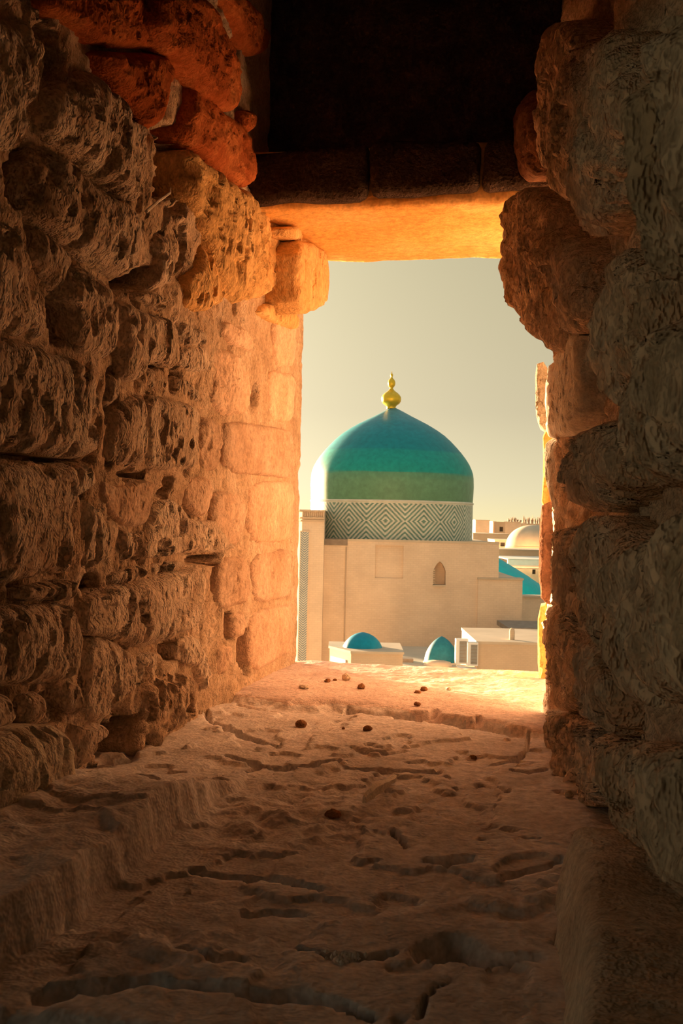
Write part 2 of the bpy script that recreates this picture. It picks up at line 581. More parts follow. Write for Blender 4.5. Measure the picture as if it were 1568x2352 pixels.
left_stones = [
    # outline, face height, bulge, edge, roughness, material
    (c4((-90, 640), (120, 640), (290, 710), (430, 750), (490, 830), (505, 960), (500, 1080), (518, 1180), (490, 1230), (400, 1250), (270, 1230), (130, 1212), (20, 1200), (-90, 1190)), 0.022, 0.012, 0.03, 0.006, 'stone'),
    (c4((385, 265), (470, 290), (560, 370), (612, 440), (618, 590), (600, 660), (590, 740), (480, 748), (430, 728), (402, 640), (392, 480), (350, 430)), 0.03, 0.014, 0.03, 0.007, 'stone'),
    (c4((622, 450), (700, 500), (860, 545), (893, 600), (893, 760), (860, 800), (800, 765), (730, 800), (710, 855), (680, 868), (622, 850), (612, 760), (622, 600)), 0.028, 0.012, 0.026, 0.006, 'stone'),
    ([(115, 320), (145, 352), (180, 388), (245, 420), (280, 455), (335, 490), (348, 515), (343, 560), (335, 610), (310, 638), (270, 640), (205, 590), (150, 545), (95, 500), (70, 440), (80, 370)], 0.035, 0.02, 0.045, 0.008, 'stone'),
    ([(107, 261), (119, 221), (166, 186), (221, 158), (277, 198), (300, 229), (316, 269), (348, 293), (344, 356), (340, 466), (316, 459), (277, 419), (237, 395), (190, 356), (150, 332), (115, 293)], 0.04, 0.02, 0.04, 0.008, 'stone'),
    ([(-50, 10), (40, 40), (83, 47), (103, 99), (110, 158), (95, 237), (66, 257), (63, 328), (43, 344), (-50, 342)], 0.03, 0.015, 0.035, 0.008, 'stone'),
    (c3((600, 280), (760, 300), (980, 300), (1035, 420), (1020, 520), (1000, 620), (970, 710), (900, 752), (860, 660), (800, 580), (740, 500), (660, 400)), 0.055, 0.018, 0.035, 0.006, 'red_tinted_stone'),
    (c3((930, -60), (1200, -60), (1330, 180), (1415, 350), (1425, 560), (1385, 655), (1300, 610), (1230, 535), (1175, 440), (1090, 360), (990, 280), (900, 120)), 0.06, 0.018, 0.035, 0.006, 'red_tinted_stone'),
    (c3((1140, 450), (1225, 545), (1300, 622), (1390, 690), (1455, 770), (1490, 900), (1490, 1050), (1450, 1098), (1350, 1030), (1230, 910), (1130, 840), (1095, 760), (1120, 620)), 0.05, 0.018, 0.03, 0.006, 'red_tinted_stone'),
    (c3((1425, 640), (1480, 640), (1505, 720), (1470, 770), (1430, 758)), 0.05, 0.01, 0.02, 0.004, 'red_tinted_stone'),
    (c3((1300, -60), (1430, -60), (1520, 90), (1575, 210), (1570, 300), (1480, 330), (1430, 250), (1360, 100)), 0.045, 0.012, 0.03, 0.005, 'red_tinted_stone'),
    (c3((300, -60), (900, -60), (880, 120), (960, 280), (620, 270), (480, 150), (330, 60)), 0.05, 0.014, 0.03, 0.006, 'red_tinted_stone'),
    # the mass below the lintel, warm glow put into its colour
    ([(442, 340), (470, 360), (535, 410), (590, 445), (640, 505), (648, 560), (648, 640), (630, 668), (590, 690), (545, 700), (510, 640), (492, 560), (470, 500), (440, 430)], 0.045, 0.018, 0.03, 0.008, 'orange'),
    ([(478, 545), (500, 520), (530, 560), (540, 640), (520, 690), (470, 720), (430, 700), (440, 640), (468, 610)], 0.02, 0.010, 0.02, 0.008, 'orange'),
    (c4((795, 120), (840, 112), (888, 150), (882, 350), (868, 396), (805, 415), (765, 395), (795, 300)), 0.012, 0.012, 0.03, 0.006, 'stone'),
    (c4((690, 420), (760, 405), (850, 440), (860, 520), (800, 510), (700, 460)), 0.0, 0.008, 0.02, 0.006, 'stone'),
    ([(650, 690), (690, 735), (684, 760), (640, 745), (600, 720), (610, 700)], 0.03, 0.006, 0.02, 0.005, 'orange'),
    (c4((910, 560), (1000, 600), (1040, 660), (1000, 690), (930, 690), (905, 640)), 0.005, 0.008, 0.02, 0.007, 'stone'),
    (c4((1130, 560), (1225, 590), (1278, 680), (1260, 718), (1150, 660), (1115, 610)), 0.016, 0.006, 0.015, 0.004, 'brick'),
    (c4((905, 705), (1020, 668), (1060, 750), (1078, 808), (960, 822), (900, 775)), 0.008, 0.006, 0.02, 0.004, 'stone'),
    (c4((1050, 675), (1120, 690), (1230, 745), (1262, 900), (1250, 1030), (1120, 1040), (1060, 960), (1090, 850)), 0.012, 0.008, 0.02, 0.005, 'brick'),
    (c4((540, 830), (600, 800), (603, 950), (560, 1008), (530, 960)), 0.0, 0.008, 0.02, 0.006, 'stone'),
    (c4((740, 800), (830, 780), (850, 880), (820, 930), (750, 900)), 0.004, 0.008, 0.02, 0.007, 'stone'),
    (c4((900, 830), (960, 850), (1010, 930), (1000, 975), (930, 950), (895, 900)), 0.004, 0.006, 0.02, 0.006, 'stone'),
    (c4((580, 1030), (640, 965), (720, 905), (738, 1000), (742, 1150), (737, 1288), (640, 1288), (562, 1268), (560, 1150)), 0.02, 0.010, 0.025, 0.006, 'stone'),
    (c4((748, 922), (850, 950), (1000, 985), (1010, 1100), (1000, 1298), (880, 1318), (760, 1298), (750, 1150)), 0.022, 0.008, 0.022, 0.006, 'stone'),
    (c4((1015, 1030), (1095, 1060), (1118, 1150), (1110, 1308), (1012, 1308)), 0.014, 0.006, 0.02, 0.005, 'brick'),
    # second half of the wall
    (c5((-90, 140), (200, 135), (400, 135), (478, 165), (488, 230), (402, 300), (398, 480), (385, 600), (390, 688), (260, 690), (100, 738), (-90, 760)), 0.02, 0.012, 0.03, 0.007, 'stone'),
    (c5((500, 220), (600, 258), (778, 212), (770, 320), (742, 440), (690, 468), (600, 440), (522, 350)), 0.014, 0.006, 0.015, 0.003, 'brick'),
    (c5((412, 315), (500, 352), (570, 444), (580, 560), (530, 640), (425, 688), (402, 560)), 0.01, 0.008, 0.02, 0.007, 'stone'),
    (c5((590, 460), (690, 490), (735, 450), (715, 620), (600, 640), (590, 560)), 0.006, 0.008, 0.02, 0.007, 'stone'),
    (c5((800, 330), (880, 312), (930, 400), (1000, 430), (1095, 420), (1190, 560), (1100, 586), (940, 588), (722, 628), (722, 560), (760, 420)), 0.014, 0.008, 0.02, 0.006, 'stone'),
    (c5((942, 220), (1050, 202), (1080, 280), (1040, 398), (992, 410), (942, 330)), 0.018, 0.006, 0.015, 0.004, 'brick'),
    (c5((1085, 285), (1160, 272), (1238, 292), (1238, 440), (1200, 556), (1115, 556), (1065, 430)), 0.014, 0.006, 0.02, 0.004, 'brick'),
    (c5((100, 765), (250, 735), (398, 712), (398, 795), (360, 838), (110, 828)), 0.022, 0.012, 0.03, 0.006, 'stone'),
    (c5((475, 740), (550, 690), (640, 660), (880, 625), (930, 655), (700, 728), (530, 755)), 0.006, 0.010, 0.02, 0.009, 'stone'),
    (c5((440, 832), (530, 765), (700, 742), (900, 685), (1000, 657), (1038, 700), (1035, 800), (1000, 958), (860, 1028), (720, 1070), (560, 1005), (440, 1005)), 0.034, 0.014, 0.035, 0.005, 'stone'),
    (c5((440, 1012), (560, 1012), (680, 1080), (740, 1150), (720, 1250), (640, 1320), (560, 1420), (442, 1440)), 0.022, 0.010, 0.02, 0.008, 'stone'),
    (c5((-90, 870), (100, 850), (390, 832), (424, 900), (428, 1050), (412, 1195), (330, 1228), (200, 1258), (-90, 1262)), 0.024, 0.012, 0.03, 0.007, 'stone'),
    ([(-40, 1730), (0, 1712), (107, 1665), (165, 1669), (183, 1694), (184, 1783), (170, 1812), (112, 1899), (45, 1962), (-40, 1990)], 0.07, 0.02, 0.04, 0.006, 'kerb'),
    (c5((100, 1295), (228, 1282), (240, 1400), (250, 1448), (112, 1480)), 0.005, 0.010, 0.025, 0.008, 'stone'),
    (c5((335, 1225), (412, 1212), (418, 1400), (345, 1395)), 0.012, 0.008, 0.02, 0.008, 'stone'),
    (c5((-90, 1290), (60, 1285), (90, 1400), (60, 1480), (-90, 1500)), 0.0, 0.010, 0.025, 0.008, 'stone'),
    (c5((420, 1430), (540, 1440), (560, 1480), (500, 1560), (430, 1700), (400, 1640), (405, 1500)), 0.03, 0.012, 0.03, 0.008, 'stone'),
    (c5((720, 1262), (840, 1192), (960, 1182), (1000, 1300), (990, 1400), (900, 1440), (840, 1500), (772, 1558), (740, 1618), (685, 1600), (700, 1480), (740, 1400)), 0.02, 0.014, 0.025, 0.012, 'mortar'),
    (c5((680, 1090), (790, 1070), (800, 1150), (760, 1180), (700, 1160)), 0.006, 0.008, 0.02, 0.007, 'stone'),
    (c5((895, 1030), (970, 990), (1010, 1060), (1060, 1180), (1040, 1280), (1000, 1240), (960, 1150), (900, 1140)), 0.008, 0.008, 0.02, 0.009, 'stone'),
    (c5((1112, 612), (1250, 602), (1262, 830), (1105, 888), (1092, 760)), 0.012, 0.006, 0.02, 0.005, 'brick'),
    (c5((1172, 892), (1228, 872), (1230, 1000), (1182, 1018), (1168, 960)), 0.012, 0.006, 0.015, 0.004, 'brick'),
    (c5((1092, 1050), (1172, 1032), (1176, 1130), (1112, 1228), (1085, 1150)), 0.010, 0.006, 0.02, 0.005, 'brick'),
    (c4((-90, 20), (70, 60), (110, 130), (150, 200), (170, 380), (230, 450), (258, 600), (240, 665), (110, 635), (-90, 600)), 0.016, 0.014, 0.03, 0.008, 'stone'),
    (c4((200, 70), (330, 150), (390, 250), (340, 420), (290, 420), (180, 230)), 0.01, 0.012, 0.03, 0.008, 'stone'),
    # square bricks that edge the opening
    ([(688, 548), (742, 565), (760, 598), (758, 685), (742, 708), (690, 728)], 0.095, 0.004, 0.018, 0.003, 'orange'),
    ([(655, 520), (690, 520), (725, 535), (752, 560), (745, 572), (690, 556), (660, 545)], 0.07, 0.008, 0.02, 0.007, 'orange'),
    ([(630, 722), (683, 738), (682, 842), (630, 846)], 0.012, 0.004, 0.014, 0.003, 'brick'),
    ([(618, 852), (630, 850), (680, 858), (679, 945), (672, 970), (622, 968)], 0.012, 0.004, 0.014, 0.003, 'brick'),
    ([(516, 972), (560, 968), (632, 980), (678, 990), (677, 1100), (606, 1093), (520, 1085)], 0.016, 0.004, 0.016, 0.003, 'brick'),
    ([(572, 1128), (595, 1106), (671, 1103), (678, 1133), (674, 1235), (652, 1248), (584, 1248), (572, 1206)], 0.014, 0.004, 0.016, 0.003, 'brick'),
    ([(581, 1275), (652, 1260), (670, 1266), (671, 1367), (648, 1377), (588, 1386)], 0.014, 0.004, 0.016, 0.003, 'brick'),
    ([(574, 1432), (592, 1404), (666, 1386), (671, 1404), (668, 1482), (661, 1505), (579, 1551)], 0.014, 0.004, 0.016, 0.003, 'brick'),
]
for i, (poly, h, bul, edg, rgh, mk) in enumerate(left_stones):
    if h < 0.06:
        h = 0.55 * h + 0.004
    edg *= 0.6
    rgh *= 1.25
    bul *= 0.6
    pts = [on_left(x, y, h) for x, y in poly]
    big = max(np.ptp([p[1] for p in pts]), np.ptp([p[2] for p in pts]))
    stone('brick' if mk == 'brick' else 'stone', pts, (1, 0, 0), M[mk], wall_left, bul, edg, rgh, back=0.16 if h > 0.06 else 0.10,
          res=132 if big > 0.2 else 72, rings=30 if big > 0.2 else 16, fr=(1, 1, 1) if mk in ('brick', 'red_tinted_stone') else (1, 1, 0.6), seed=i * 3.7, pitted=0.3 if mk in ('brick', 'red_tinted_stone') else 1.0)

# ---- right wall
zr = np.arange(-0.52, 1.42, 0.0075)
va = np.arange(VN, VO + 0.001, 0.0075)
VV, ZZ = np.meshgrid(va, zr, indexing='ij')
pos = np.stack([np.maximum(RA - RB * VV, -0.012 - 0.004 * VV), VV, ZZ], -1)
pix = to_px(pos)
pits_right = [(1465, 1190, 32, 55, 0, 0.10), (1360, 870, 14, 90, 0, 0.05), (1430, 1320, 10, 60, 0, 0.06), (1345, 1300, 9, 70, 0, 0.05), (1500, 1580, 26, 90, 0, 0.06),
              (1400, 300, 40, 160, 0, 0.08), (1270, 420, 20, 50, 0, 0.08), (1530, 1700, 30, 120, 0, 0.08), (1420, 1720, 12, 60, 0, 0.05), (1330, 1560, 14, 60, 0, 0.05)]
pit = ellipse_pits(pix, pits_right)
q = pos * np.array([1, 1.0, 0.5])
rel = -0.085 + 0.022 * fbm(q * 9 + 40, 5) + 0.022 * (0.5 - 2 * np.abs(fbm(q * 8 + 23, 3))) + 0.022 * (1 - 2 * np.abs(fbm(q * 24 + 3, 4))) + 0.004 * fbm(pos * 80, 2) - pit
rel = rel + 0.06 * smooth(2.0, 2.4, VV)
pos[..., 0] -= rel
wall_right = sheet('wall_right', pos, (-1, 0, 0), M['mortar'], kind='structure', label='ridged stone wall close on the right of the window passage', cat='wall')
link('wall_core', box_mesh('wall_core', [((RA + 0.16, VN, -12.0), (12.0, VO - 0.03, 4.0))]), M['stone'], wall_right)

LOW = ((1225, 2.95), (1240, 2.75), (1262, 2.40), (1293, 1.95), (1330, 1.57), (1400, 1.17), (1480, 0.93), (1568, 0.73), (1640, 0.62))
TOP = ((1140, 2.50), (1150, 2.42), (1200, 2.30), (1250, 2.12), (1312, 1.78), (1400, 1.20), (1480, 0.94), (1568, 0.73), (1640, 0.62))


def rd(px, prof):
    xs, ds = zip(*prof)
    return float(np.interp(px, xs, ds))


right_stones = [
    # outline (x, y[, depth]), profile, bulge, edge, roughness, material
    ([(1178, 430), (1215, 440), (1240, 470), (1250, 520), (1262, 580), (1270, 660), (1272, 740), (1262, 815), (1240, 790), (1205, 735), (1165, 690), (1153, 600), (1151, 520)], TOP, 0.02, 0.02, 0.012, 'grain_stone'),
    ([(1275, 560), (1300, 545), (1320, 600), (1330, 690), (1325, 745), (1290, 775), (1278, 700)], TOP, 0.015, 0.02, 0.010, 'grain_stone'),
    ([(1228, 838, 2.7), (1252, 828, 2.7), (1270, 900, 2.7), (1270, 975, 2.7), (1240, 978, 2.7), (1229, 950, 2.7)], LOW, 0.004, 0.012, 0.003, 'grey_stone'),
    ([(1252, 850, 2.45), (1285, 795, 2.2), (1318, 752, 1.85), (1321, 860, 1.85), (1322, 965, 1.85), (1297, 1000, 2.1), (1262, 1012, 2.4), (1250, 990, 2.45)], LOW, 0.004, 0.012, 0.004, 'kerb'),
    ([(1246, 1008, 2.42), (1270, 1006, 2.36), (1296, 1012, 2.28), (1294, 1100, 2.28), (1290, 1190, 2.28), (1266, 1180, 2.36), (1248, 1110, 2.42)], LOW, 0.006, 0.016, 0.004, 'kerb'),
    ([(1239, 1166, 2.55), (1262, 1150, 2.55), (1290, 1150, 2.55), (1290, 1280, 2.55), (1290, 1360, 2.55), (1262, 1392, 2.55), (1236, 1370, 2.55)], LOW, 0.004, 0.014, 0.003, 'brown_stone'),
    ([(1235, 1395, 2.9), (1256, 1390, 2.9), (1285, 1500, 2.9), (1290, 1640, 2.9), (1262, 1650, 2.9), (1238, 1590, 2.9), (1234, 1500, 2.9)], LOW, 0.004, 0.012, 0.004, 'lintel'),  # jamb ends coloured orange for bounced sunlight
    ([(1246, 985, 2.9), (1280, 985, 2.9), (1280, 1170, 2.9), (1243, 1170, 2.9), (1247, 1080, 2.9)], LOW, 0.003, 0.01, 0.003, 'lintel'),
    ([(1278, 1215), (1300, 1205), (1322, 1215), (1332, 1290), (1336, 1380), (1340, 1470), (1322, 1440), (1300, 1385), (1280, 1370), (1276, 1290)], LOW, 0.02, 0.022, 0.010, 'grain_stone'),
    ([(1258, 1395), (1285, 1382), (1310, 1400), (1335, 1450), (1330, 1530), (1322, 1600), (1300, 1640), (1275, 1620), (1262, 1520), (1256, 1440)], LOW, 0.018, 0.02, 0.012, 'grain_stone'),
    ([(1268, 1625), (1300, 1640), (1340, 1660), (1385, 1700), (1392, 1780), (1388, 1830), (1340, 1845), (1300, 1862), (1282, 1800), (1272, 1700)], LOW, 0.018, 0.02, 0.013, 'grain_stone'),
    ([(1335, 1480), (1360, 1465), (1390, 1500), (1400, 1580), (1395, 1690), (1350, 1660), (1332, 1600)], LOW, 0.016, 0.02, 0.012, 'grain_stone'),
    ([(1318, 1000), (1350, 975), (1395, 960), (1405, 1050), (1400, 1130), (1370, 1180), (1335, 1175), (1316, 1100)], LOW, 0.02, 0.025, 0.009, 'grain_stone'),
    ([(1345, 1195), (1390, 1180), (1420, 1260), (1420, 1400), (1405, 1520), (1370, 1490), (1350, 1400), (1340, 1290)], LOW, 0.016, 0.02, 0.010, 'grain_stone'),
    ([(1378, 720), (1395, 640), (1420, 560), (1450, 620), (1455, 760), (1440, 880), (1405, 950), (1382, 900), (1370, 820)], TOP, 0.02, 0.025, 0.010, 'grain_stone'),
    ([(1430, 860), (1480, 760), (1540, 720), (1600, 760), (1600, 1000), (1560, 1100), (1500, 1120), (1440, 1110), (1420, 980)], LOW, 0.025, 0.025, 0.010, 'grain_stone'),
    ([(1418, 1250), (1450, 1240), (1500, 1255), (1510, 1400), (1500, 1560), (1460, 1640), (1425, 1560), (1415, 1400)], LOW, 0.018, 0.02, 0.010, 'grain_stone'),
    ([(1520, 1180), (1600, 1150), (1610, 1400), (1600, 1620), (1540, 1600), (1518, 1450)], LOW, 0.016, 0.02, 0.010, 'grain_stone'),
    ([(1330, 120), (1372, 60), (1400, 180), (1398, 330), (1380, 480), (1345, 560), (1325, 480), (1318, 300)], TOP, 0.02, 0.02, 0.010, 'grain_stone'),
    ([(1240, 100), (1280, 40), (1318, 120), (1310, 300), (1290, 460), (1258, 440), (1238, 300)], TOP, 0.016, 0.02, 0.010, 'grain_stone'),
    ([(1490, 80), (1560, 20), (1620, 60), (1610, 400), (1580, 640), (1510, 660), (1490, 480), (1480, 260)], TOP, 0.02, 0.025, 0.010, 'grain_stone'),
    ([(1185, 240, 2.5), (1205, 200, 2.4), (1222, 300, 2.3), (1215, 400, 2.35), (1195, 425, 2.45), (1182, 380, 2.5)], TOP, 0.012, 0.02, 0.006, 'brown_stone'),
    ([(1400, 1720), (1440, 1690), (1478, 1740), (1480, 1900), (1440, 1960), (1410, 1900), (1398, 1800)], LOW, 0.016, 0.02, 0.012, 'grain_stone'),
    ([(1490, 1780), (1560, 1700), (1620, 1760), (1620, 2050), (1540, 2080), (1492, 1980)], LOW, 0.016, 0.02, 0.010, 'grain_stone'),
]
for i, (poly, prof, bul, edg, rgh, mk) in enumerate(right_stones):
    pts = [at(p[0], p[1], p[2] if len(p) > 2 else rd(p[0], prof)) for p in poly]
    if mk == 'grain_stone':
        bul, edg, rgh = bul * 0.5, edg * 0.7, rgh * 1.3
    flat = len(poly[0]) > 2 and len({p[2] for p in poly}) == 1       # an end that faces into the passage
    stone('brick' if mk == 'brick' else 'stone', pts, (0, -1, 0) if flat else (-1, 0, 0), M[mk], wall_right, bul, edg, rgh, back=0.16 if flat else 0.11, res=220, rings=60, fissure=0.022 if mk == 'grain_stone' else 0.0, ridge=0.017 if mk == 'grain_stone' else 0.0,
          fr=(1, 1, 0.4) if mk == 'grain_stone' else (1, 1, 1), seed=100 + i * 3.7)

# ---- floor with sill
ua = np.arange(-0.86, 0.20, 0.0042)
vf = np.concatenate([np.arange(VN, 1.2, 0.006), np.arange(1.2, VO + 0.02, 0.0048)])
UU, VV = np.meshgrid(ua, vf, indexing='ij')
pos = np.stack([UU, VV, np.full_like(UU, ZF)], -1)
pix = to_px(pos)
cracks = [
    ([(472, 1640), (482, 1662), (520, 1680), (575, 1698), (640, 1718)], 7, 0.016),
    ([(800, 1640), (860, 1650), (985, 1660), (1060, 1672), (1130, 1685), (1205, 1697)], 8, 0.014),
    ([(545, 1625), (580, 1632), (640, 1640)], 4, 0.006),
    ([(665, 1700), (720, 1678), (770, 1664), (815, 1657)], 3.5, 0.006),
    ([(805, 1728), (850, 1738), (890, 1739), (928, 1733)], 4, 0.008),
    ([(1214, 1698), (1212, 1728), (1195, 1746), (1130, 1757)], 4, 0.010),
    ([(1172, 1774), (1210, 1782), (1255, 1774)], 5, 0.010),
    ([(520, 1742), (570, 1756), (640, 1766), (720, 1768), (790, 1757)], 5, 0.009),
    ([(470, 1815), (520, 1790), (560, 1772), (610, 1760)], 5, 0.009),
    ([(790, 1768), (850, 1776), (930, 1778), (1010, 1782)], 5, 0.008),
    ([(380, 1876), (420, 1846), (470, 1815)], 9, 0.016),
    ([(970, 1907), (1050, 1911), (1120, 1915)], 3.5, 0.007),
    ([(1290, 1988), (1250, 2004), (1200, 2014), (1160, 2024)], 7, 0.014),
    ([(440, 2006), (560, 2016), (650, 2032), (740, 2056)], 8, 0.014),
    ([(560, 2104), (620, 2096), (700, 2100)], 10, 0.014),
    ([(670, 2183), (720, 2196), (760, 2208), (830, 2211), (905, 2200)], 6, 0.012),
    ([(400, 2198), (450, 2210), (490, 2230), (560, 2216)], 12, 0.016),
    ([(90, 2308), (200, 2296), (330, 2280), (460, 2290), (560, 2302), (700, 2304), (780, 2322), (850, 2352)], 17, 0.04),
    ([(960, 2352), (975, 2310), (1000, 2280), (1040, 2262)], 7, 0.014),
    ([(900, 1930), (920, 1945), (930, 1960)], 6, 0.008),
    ([(195, 1822), (250, 1840), (310, 1850), (352, 1856)], 13, 0.03),
    ([(980, 1996), (1030, 2000), (1080, 1992)], 8, 0.010),
    ([(1100, 1808), (1140, 1818), (1165, 1832)], 8, 0.009),
    ([(820, 1812), (860, 1806), (900, 1830)], 4, 0.006),
]
jf = fbm(pos * np.array([30, 16, 1]) + 4, 3)
crk = lines_depth(pix, cracks, jf)
hol = ellipse_pits(pix, [(1045, 2195, 95, 36, 4, 0.05), (1150, 2212, 80, 14, 2, 0.02), (260, 1690, 60, 70, 0, 0.03)], 0.9 * jf)
hol = hol * (0.75 + 0.5 * fbm(pos * 18 + 90, 3))
# flaking skins of clay: thresholds of a slow noise give low terraces
n1 = fbm(pos * np.array([5.5, 4.2, 1]) + 3, 5)
terr = 0.0055 * smooth(0.05, 0.062, n1) + 0.0055 * smooth(-0.212, -0.20, n1)
patch = np.exp(-(((pix[..., 0] - 700) / 300) ** 2 + ((pix[..., 1] - 1890) / 85) ** 2))
patch = np.maximum(patch, 0.8 * np.exp(-(((pix[..., 0] - 1180) / 150) ** 2 + ((pix[..., 1] - 2090) / 60) ** 2)))
patch = np.maximum(patch, 0.8 * np.exp(-(((pix[..., 0] - 420) / 420) ** 2 + ((pix[..., 1] - 2210) / 70) ** 2)))
lump = (fbm(pos * np.array([26, 20, 1]) + 8, 4)) * (0.0015 + 0.022 * patch)
fine = 0.0014 * fbm(pos * np.array([60, 50, 1]), 3)
# the sill slab lies a little higher beyond its broken edge
edge_px = np.interp(pix[..., 0], [430, 545, 660, 810, 985, 1130, 1215, 1300], [1600, 1618, 1634, 1640, 1658, 1683, 1698, 1712]) + 7 * fbm(pos * 14, 3)
sill = smooth(2, -7, pix[..., 1] - edge_px)
# ledge along the left wall
led_u = -0.505 + 0.03 * fbm(pos * 9 + 2, 3)
ledge = smooth(0.007, -0.007, UU - led_u) * smooth(1.80, 1.30, VV) * (0.062 + 0.022 * np.minimum(0.1, fbm(pos * np.array([16, 12, 1]) + 33, 4)))
dep = crk * 1.7 * (1 - 0.3 * sill) * (0.6 + 0.8 * smooth(-0.3, 0.3, fbm(pos * 25 + 70, 3)))
z = ZF + terr * (1 - sill) + lump * (1 - 0.75 * sill) + fine + sill * (0.020 + 0.006 * fbm(pos * np.array([9, 7, 1]), 4)) + ledge - dep - hol
z = z - 0.06 * smooth(0.86, 0.80, VV)
pos[..., 2] = z
flo = sheet('floor', pos, (0, 0, 1), [M['clay'], M['sill']], kind='structure', label='cracked clay floor of the passage running out to the sill', cat='floor')
mid = (sill[:-1, :-1] > 0.5).astype(np.int32).ravel()
flo.data.polygons.foreach_set('material_index', mid)
rough_box('floor_core', (-0.95, VN, -0.75), (0.3, VO - 0.005, -0.49), M['sill'], flo, step=0.08, amp=0.004, rnd=0.01)
rough_box('ledge_stone', (0.004, 0.70, -0.47), (0.20, 1.262, -0.338), M['kerb'], flo, step=0.009, amp=0.006, freq=13, rnd=0.014, seed=4,
          lean=lambda V: V + np.stack([(V[:, 2] + 0.43) * 0.22 + 0.012 * fbm(V * 7, 2), 0 * V[:, 0], 0.010 * fbm(V * np.array([3, 16, 3]), 3)], 1))

# ---- lintel and the dark hollow above it
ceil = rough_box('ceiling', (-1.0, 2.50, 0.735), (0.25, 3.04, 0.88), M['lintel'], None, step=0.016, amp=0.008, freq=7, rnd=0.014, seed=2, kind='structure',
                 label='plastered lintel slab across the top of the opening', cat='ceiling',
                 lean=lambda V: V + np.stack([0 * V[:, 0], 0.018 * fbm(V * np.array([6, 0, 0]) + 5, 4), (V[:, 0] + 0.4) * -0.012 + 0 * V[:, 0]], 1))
for i, (a, b, zt) in enumerate(((-0.80, -0.46, 0.872), (-0.455, -0.20, 0.882), (-0.195, 0.06, 0.876))):
    rough_box('stone', (a, 2.475, 0.752), (b, 2.62, zt), M['shade_dark'], ceil, step=0.02, amp=0.012, freq=8, rnd=0.02, seed=20 + i)
back = rough_box('wall_front', (-1.0, 2.64, 0.86), (0.3, 3.03, 2.2), M['shade_dark'], None, step=0.05, amp=0.014, freq=6, rnd=0.01, seed=9, kind='structure',
                 label='shade-darkened masonry in the hollow above the lintel', cat='wall')
rough_box('ceiling', (-1.1, VN - 0.1, 1.40), (0.5, 2.75, 1.6), M['shade_dark'], None, step=0.07, amp=0.02, freq=5, rnd=0.01, seed=12, kind='structure',
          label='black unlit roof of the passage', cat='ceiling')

# ---- unseen gallery added behind the viewer, open at the side for fill daylight
GB = -4.2
link('wall_back', box_mesh('wall_back', [((-2.8, GB - 0.2, -1.7), (2.8, GB, 2.6))]), M['shade_dark'], kind='structure', label='back wall of the added gallery behind the viewer', cat='wall')
link('wall_fill_gallery', box_mesh('wall_fill_gallery', [((2.6, GB, -1.7), (2.8, VN + 0.05, 2.4)), ((0.30, VN - 0.1, -1.7), (2.6, VN + 0.04, 2.4)), ((-0.98, VN - 0.1, -1.7), (0.30, VN + 0.04, -0.56)),
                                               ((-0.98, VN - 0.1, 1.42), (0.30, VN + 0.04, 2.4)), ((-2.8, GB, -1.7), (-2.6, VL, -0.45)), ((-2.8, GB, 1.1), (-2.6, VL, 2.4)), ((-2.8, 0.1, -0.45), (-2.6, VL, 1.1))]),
     M['shade_dark'], kind='structure', label='added gallery walls around the passage mouth, with a side opening for fill light', cat='wall')
link('floor', box_mesh('floor', [((-2.8, GB, -1.9), (2.8, VL, -1.7))]), M['shade_dark'], kind='structure', label='floor of the added gallery behind the viewer', cat='floor')
link('ceiling', box_mesh('ceiling', [((-2.8, GB, 2.4), (2.8, VL, 2.6))]), M['shade_dark'], kind='structure', label='roof of the added gallery behind the viewer, open on one side for fill light', cat='ceiling')
rough_box('ceiling', (-1.0, 0.92, 0.63), (0.32, 1.16, 1.45), M['shade_dark'], None, step=0.04, amp=0.012, freq=7, rnd=0.02, seed=31, kind='structure',  # added out of view to keep fill light off the upper walls
          label='unseen beam added over the near mouth to shade the upper walls', cat='ceiling')

# ================================================================== THE TOWN OUTSIDE (built in the level view frame: x right, y away, z up)
M['sand'] = brickwork('sand_brick', (0.78, 0.63, 0.49), (0.82, 0.67, 0.53), (0.74, 0.60, 0.47))
M['sand_pale'] = brickwork('pale_sand_brick', (0.66, 0.52, 0.38), (0.69, 0.55, 0.41), (0.64, 0.51, 0.38), 15)
M['plaster'] = plain('grey_plaster', (0.62, 0.53, 0.42), 0.95, 0.12, 0.6)
M['white'] = plain('white_plaster', (0.80, 0.82, 0.80), 0.8, 0.05, 2)
M['metal_white'] = plain('white_casing', (0.82, 0.84, 0.84), 0.5, 0.03, 3)
M['grille'] = plain('grey_grille', (0.30, 0.31, 0.30), 0.7, 0.1, 9)
M['tile_white'] = plain('white_tile', (0.66, 0.66, 0.58), 0.45, 0.10, 2)
M['tile_green'] = plain('green_tile', (0.15, 0.27, 0.22), 0.4, 0.18, 2)
M['tile_blue'] = plain('blue_tile', (0.18, 0.26, 0.33), 0.4, 0.15, 2)
M['turq'] = plain('turquoise_tile', (0.002, 0.25, 0.42), 0.5, 0.14, 5)
M['turq_dull'] = plain('dull_turquoise_tile', (0.02, 0.19, 0.28), 0.6, 0.2, 5)
M['turq_bright'] = plain('bright_turquoise_tile', (0.0, 0.50, 0.62), 0.5, 0.08, 3)
M['gold'] = plain('gilded_metal', (0.78, 0.55, 0.05), 0.38, 0.1, 3, metallic=0.55)
M['dark'] = plain('dark_opening', (0.10, 0.085, 0.07), 0.9, 0.1, 3)
M['brown_block'] = plain('grey_brown_block', (0.30, 0.25, 0.21), 0.9, 0.2, 3)
M['pipe'] = plain('clay_pipe', (0.52, 0.41, 0.31), 0.9, 0.1, 3)
M['ground'] = plain('sandy_ground', (0.55, 0.46, 0.36), 1.0, 0.1, 0.1)
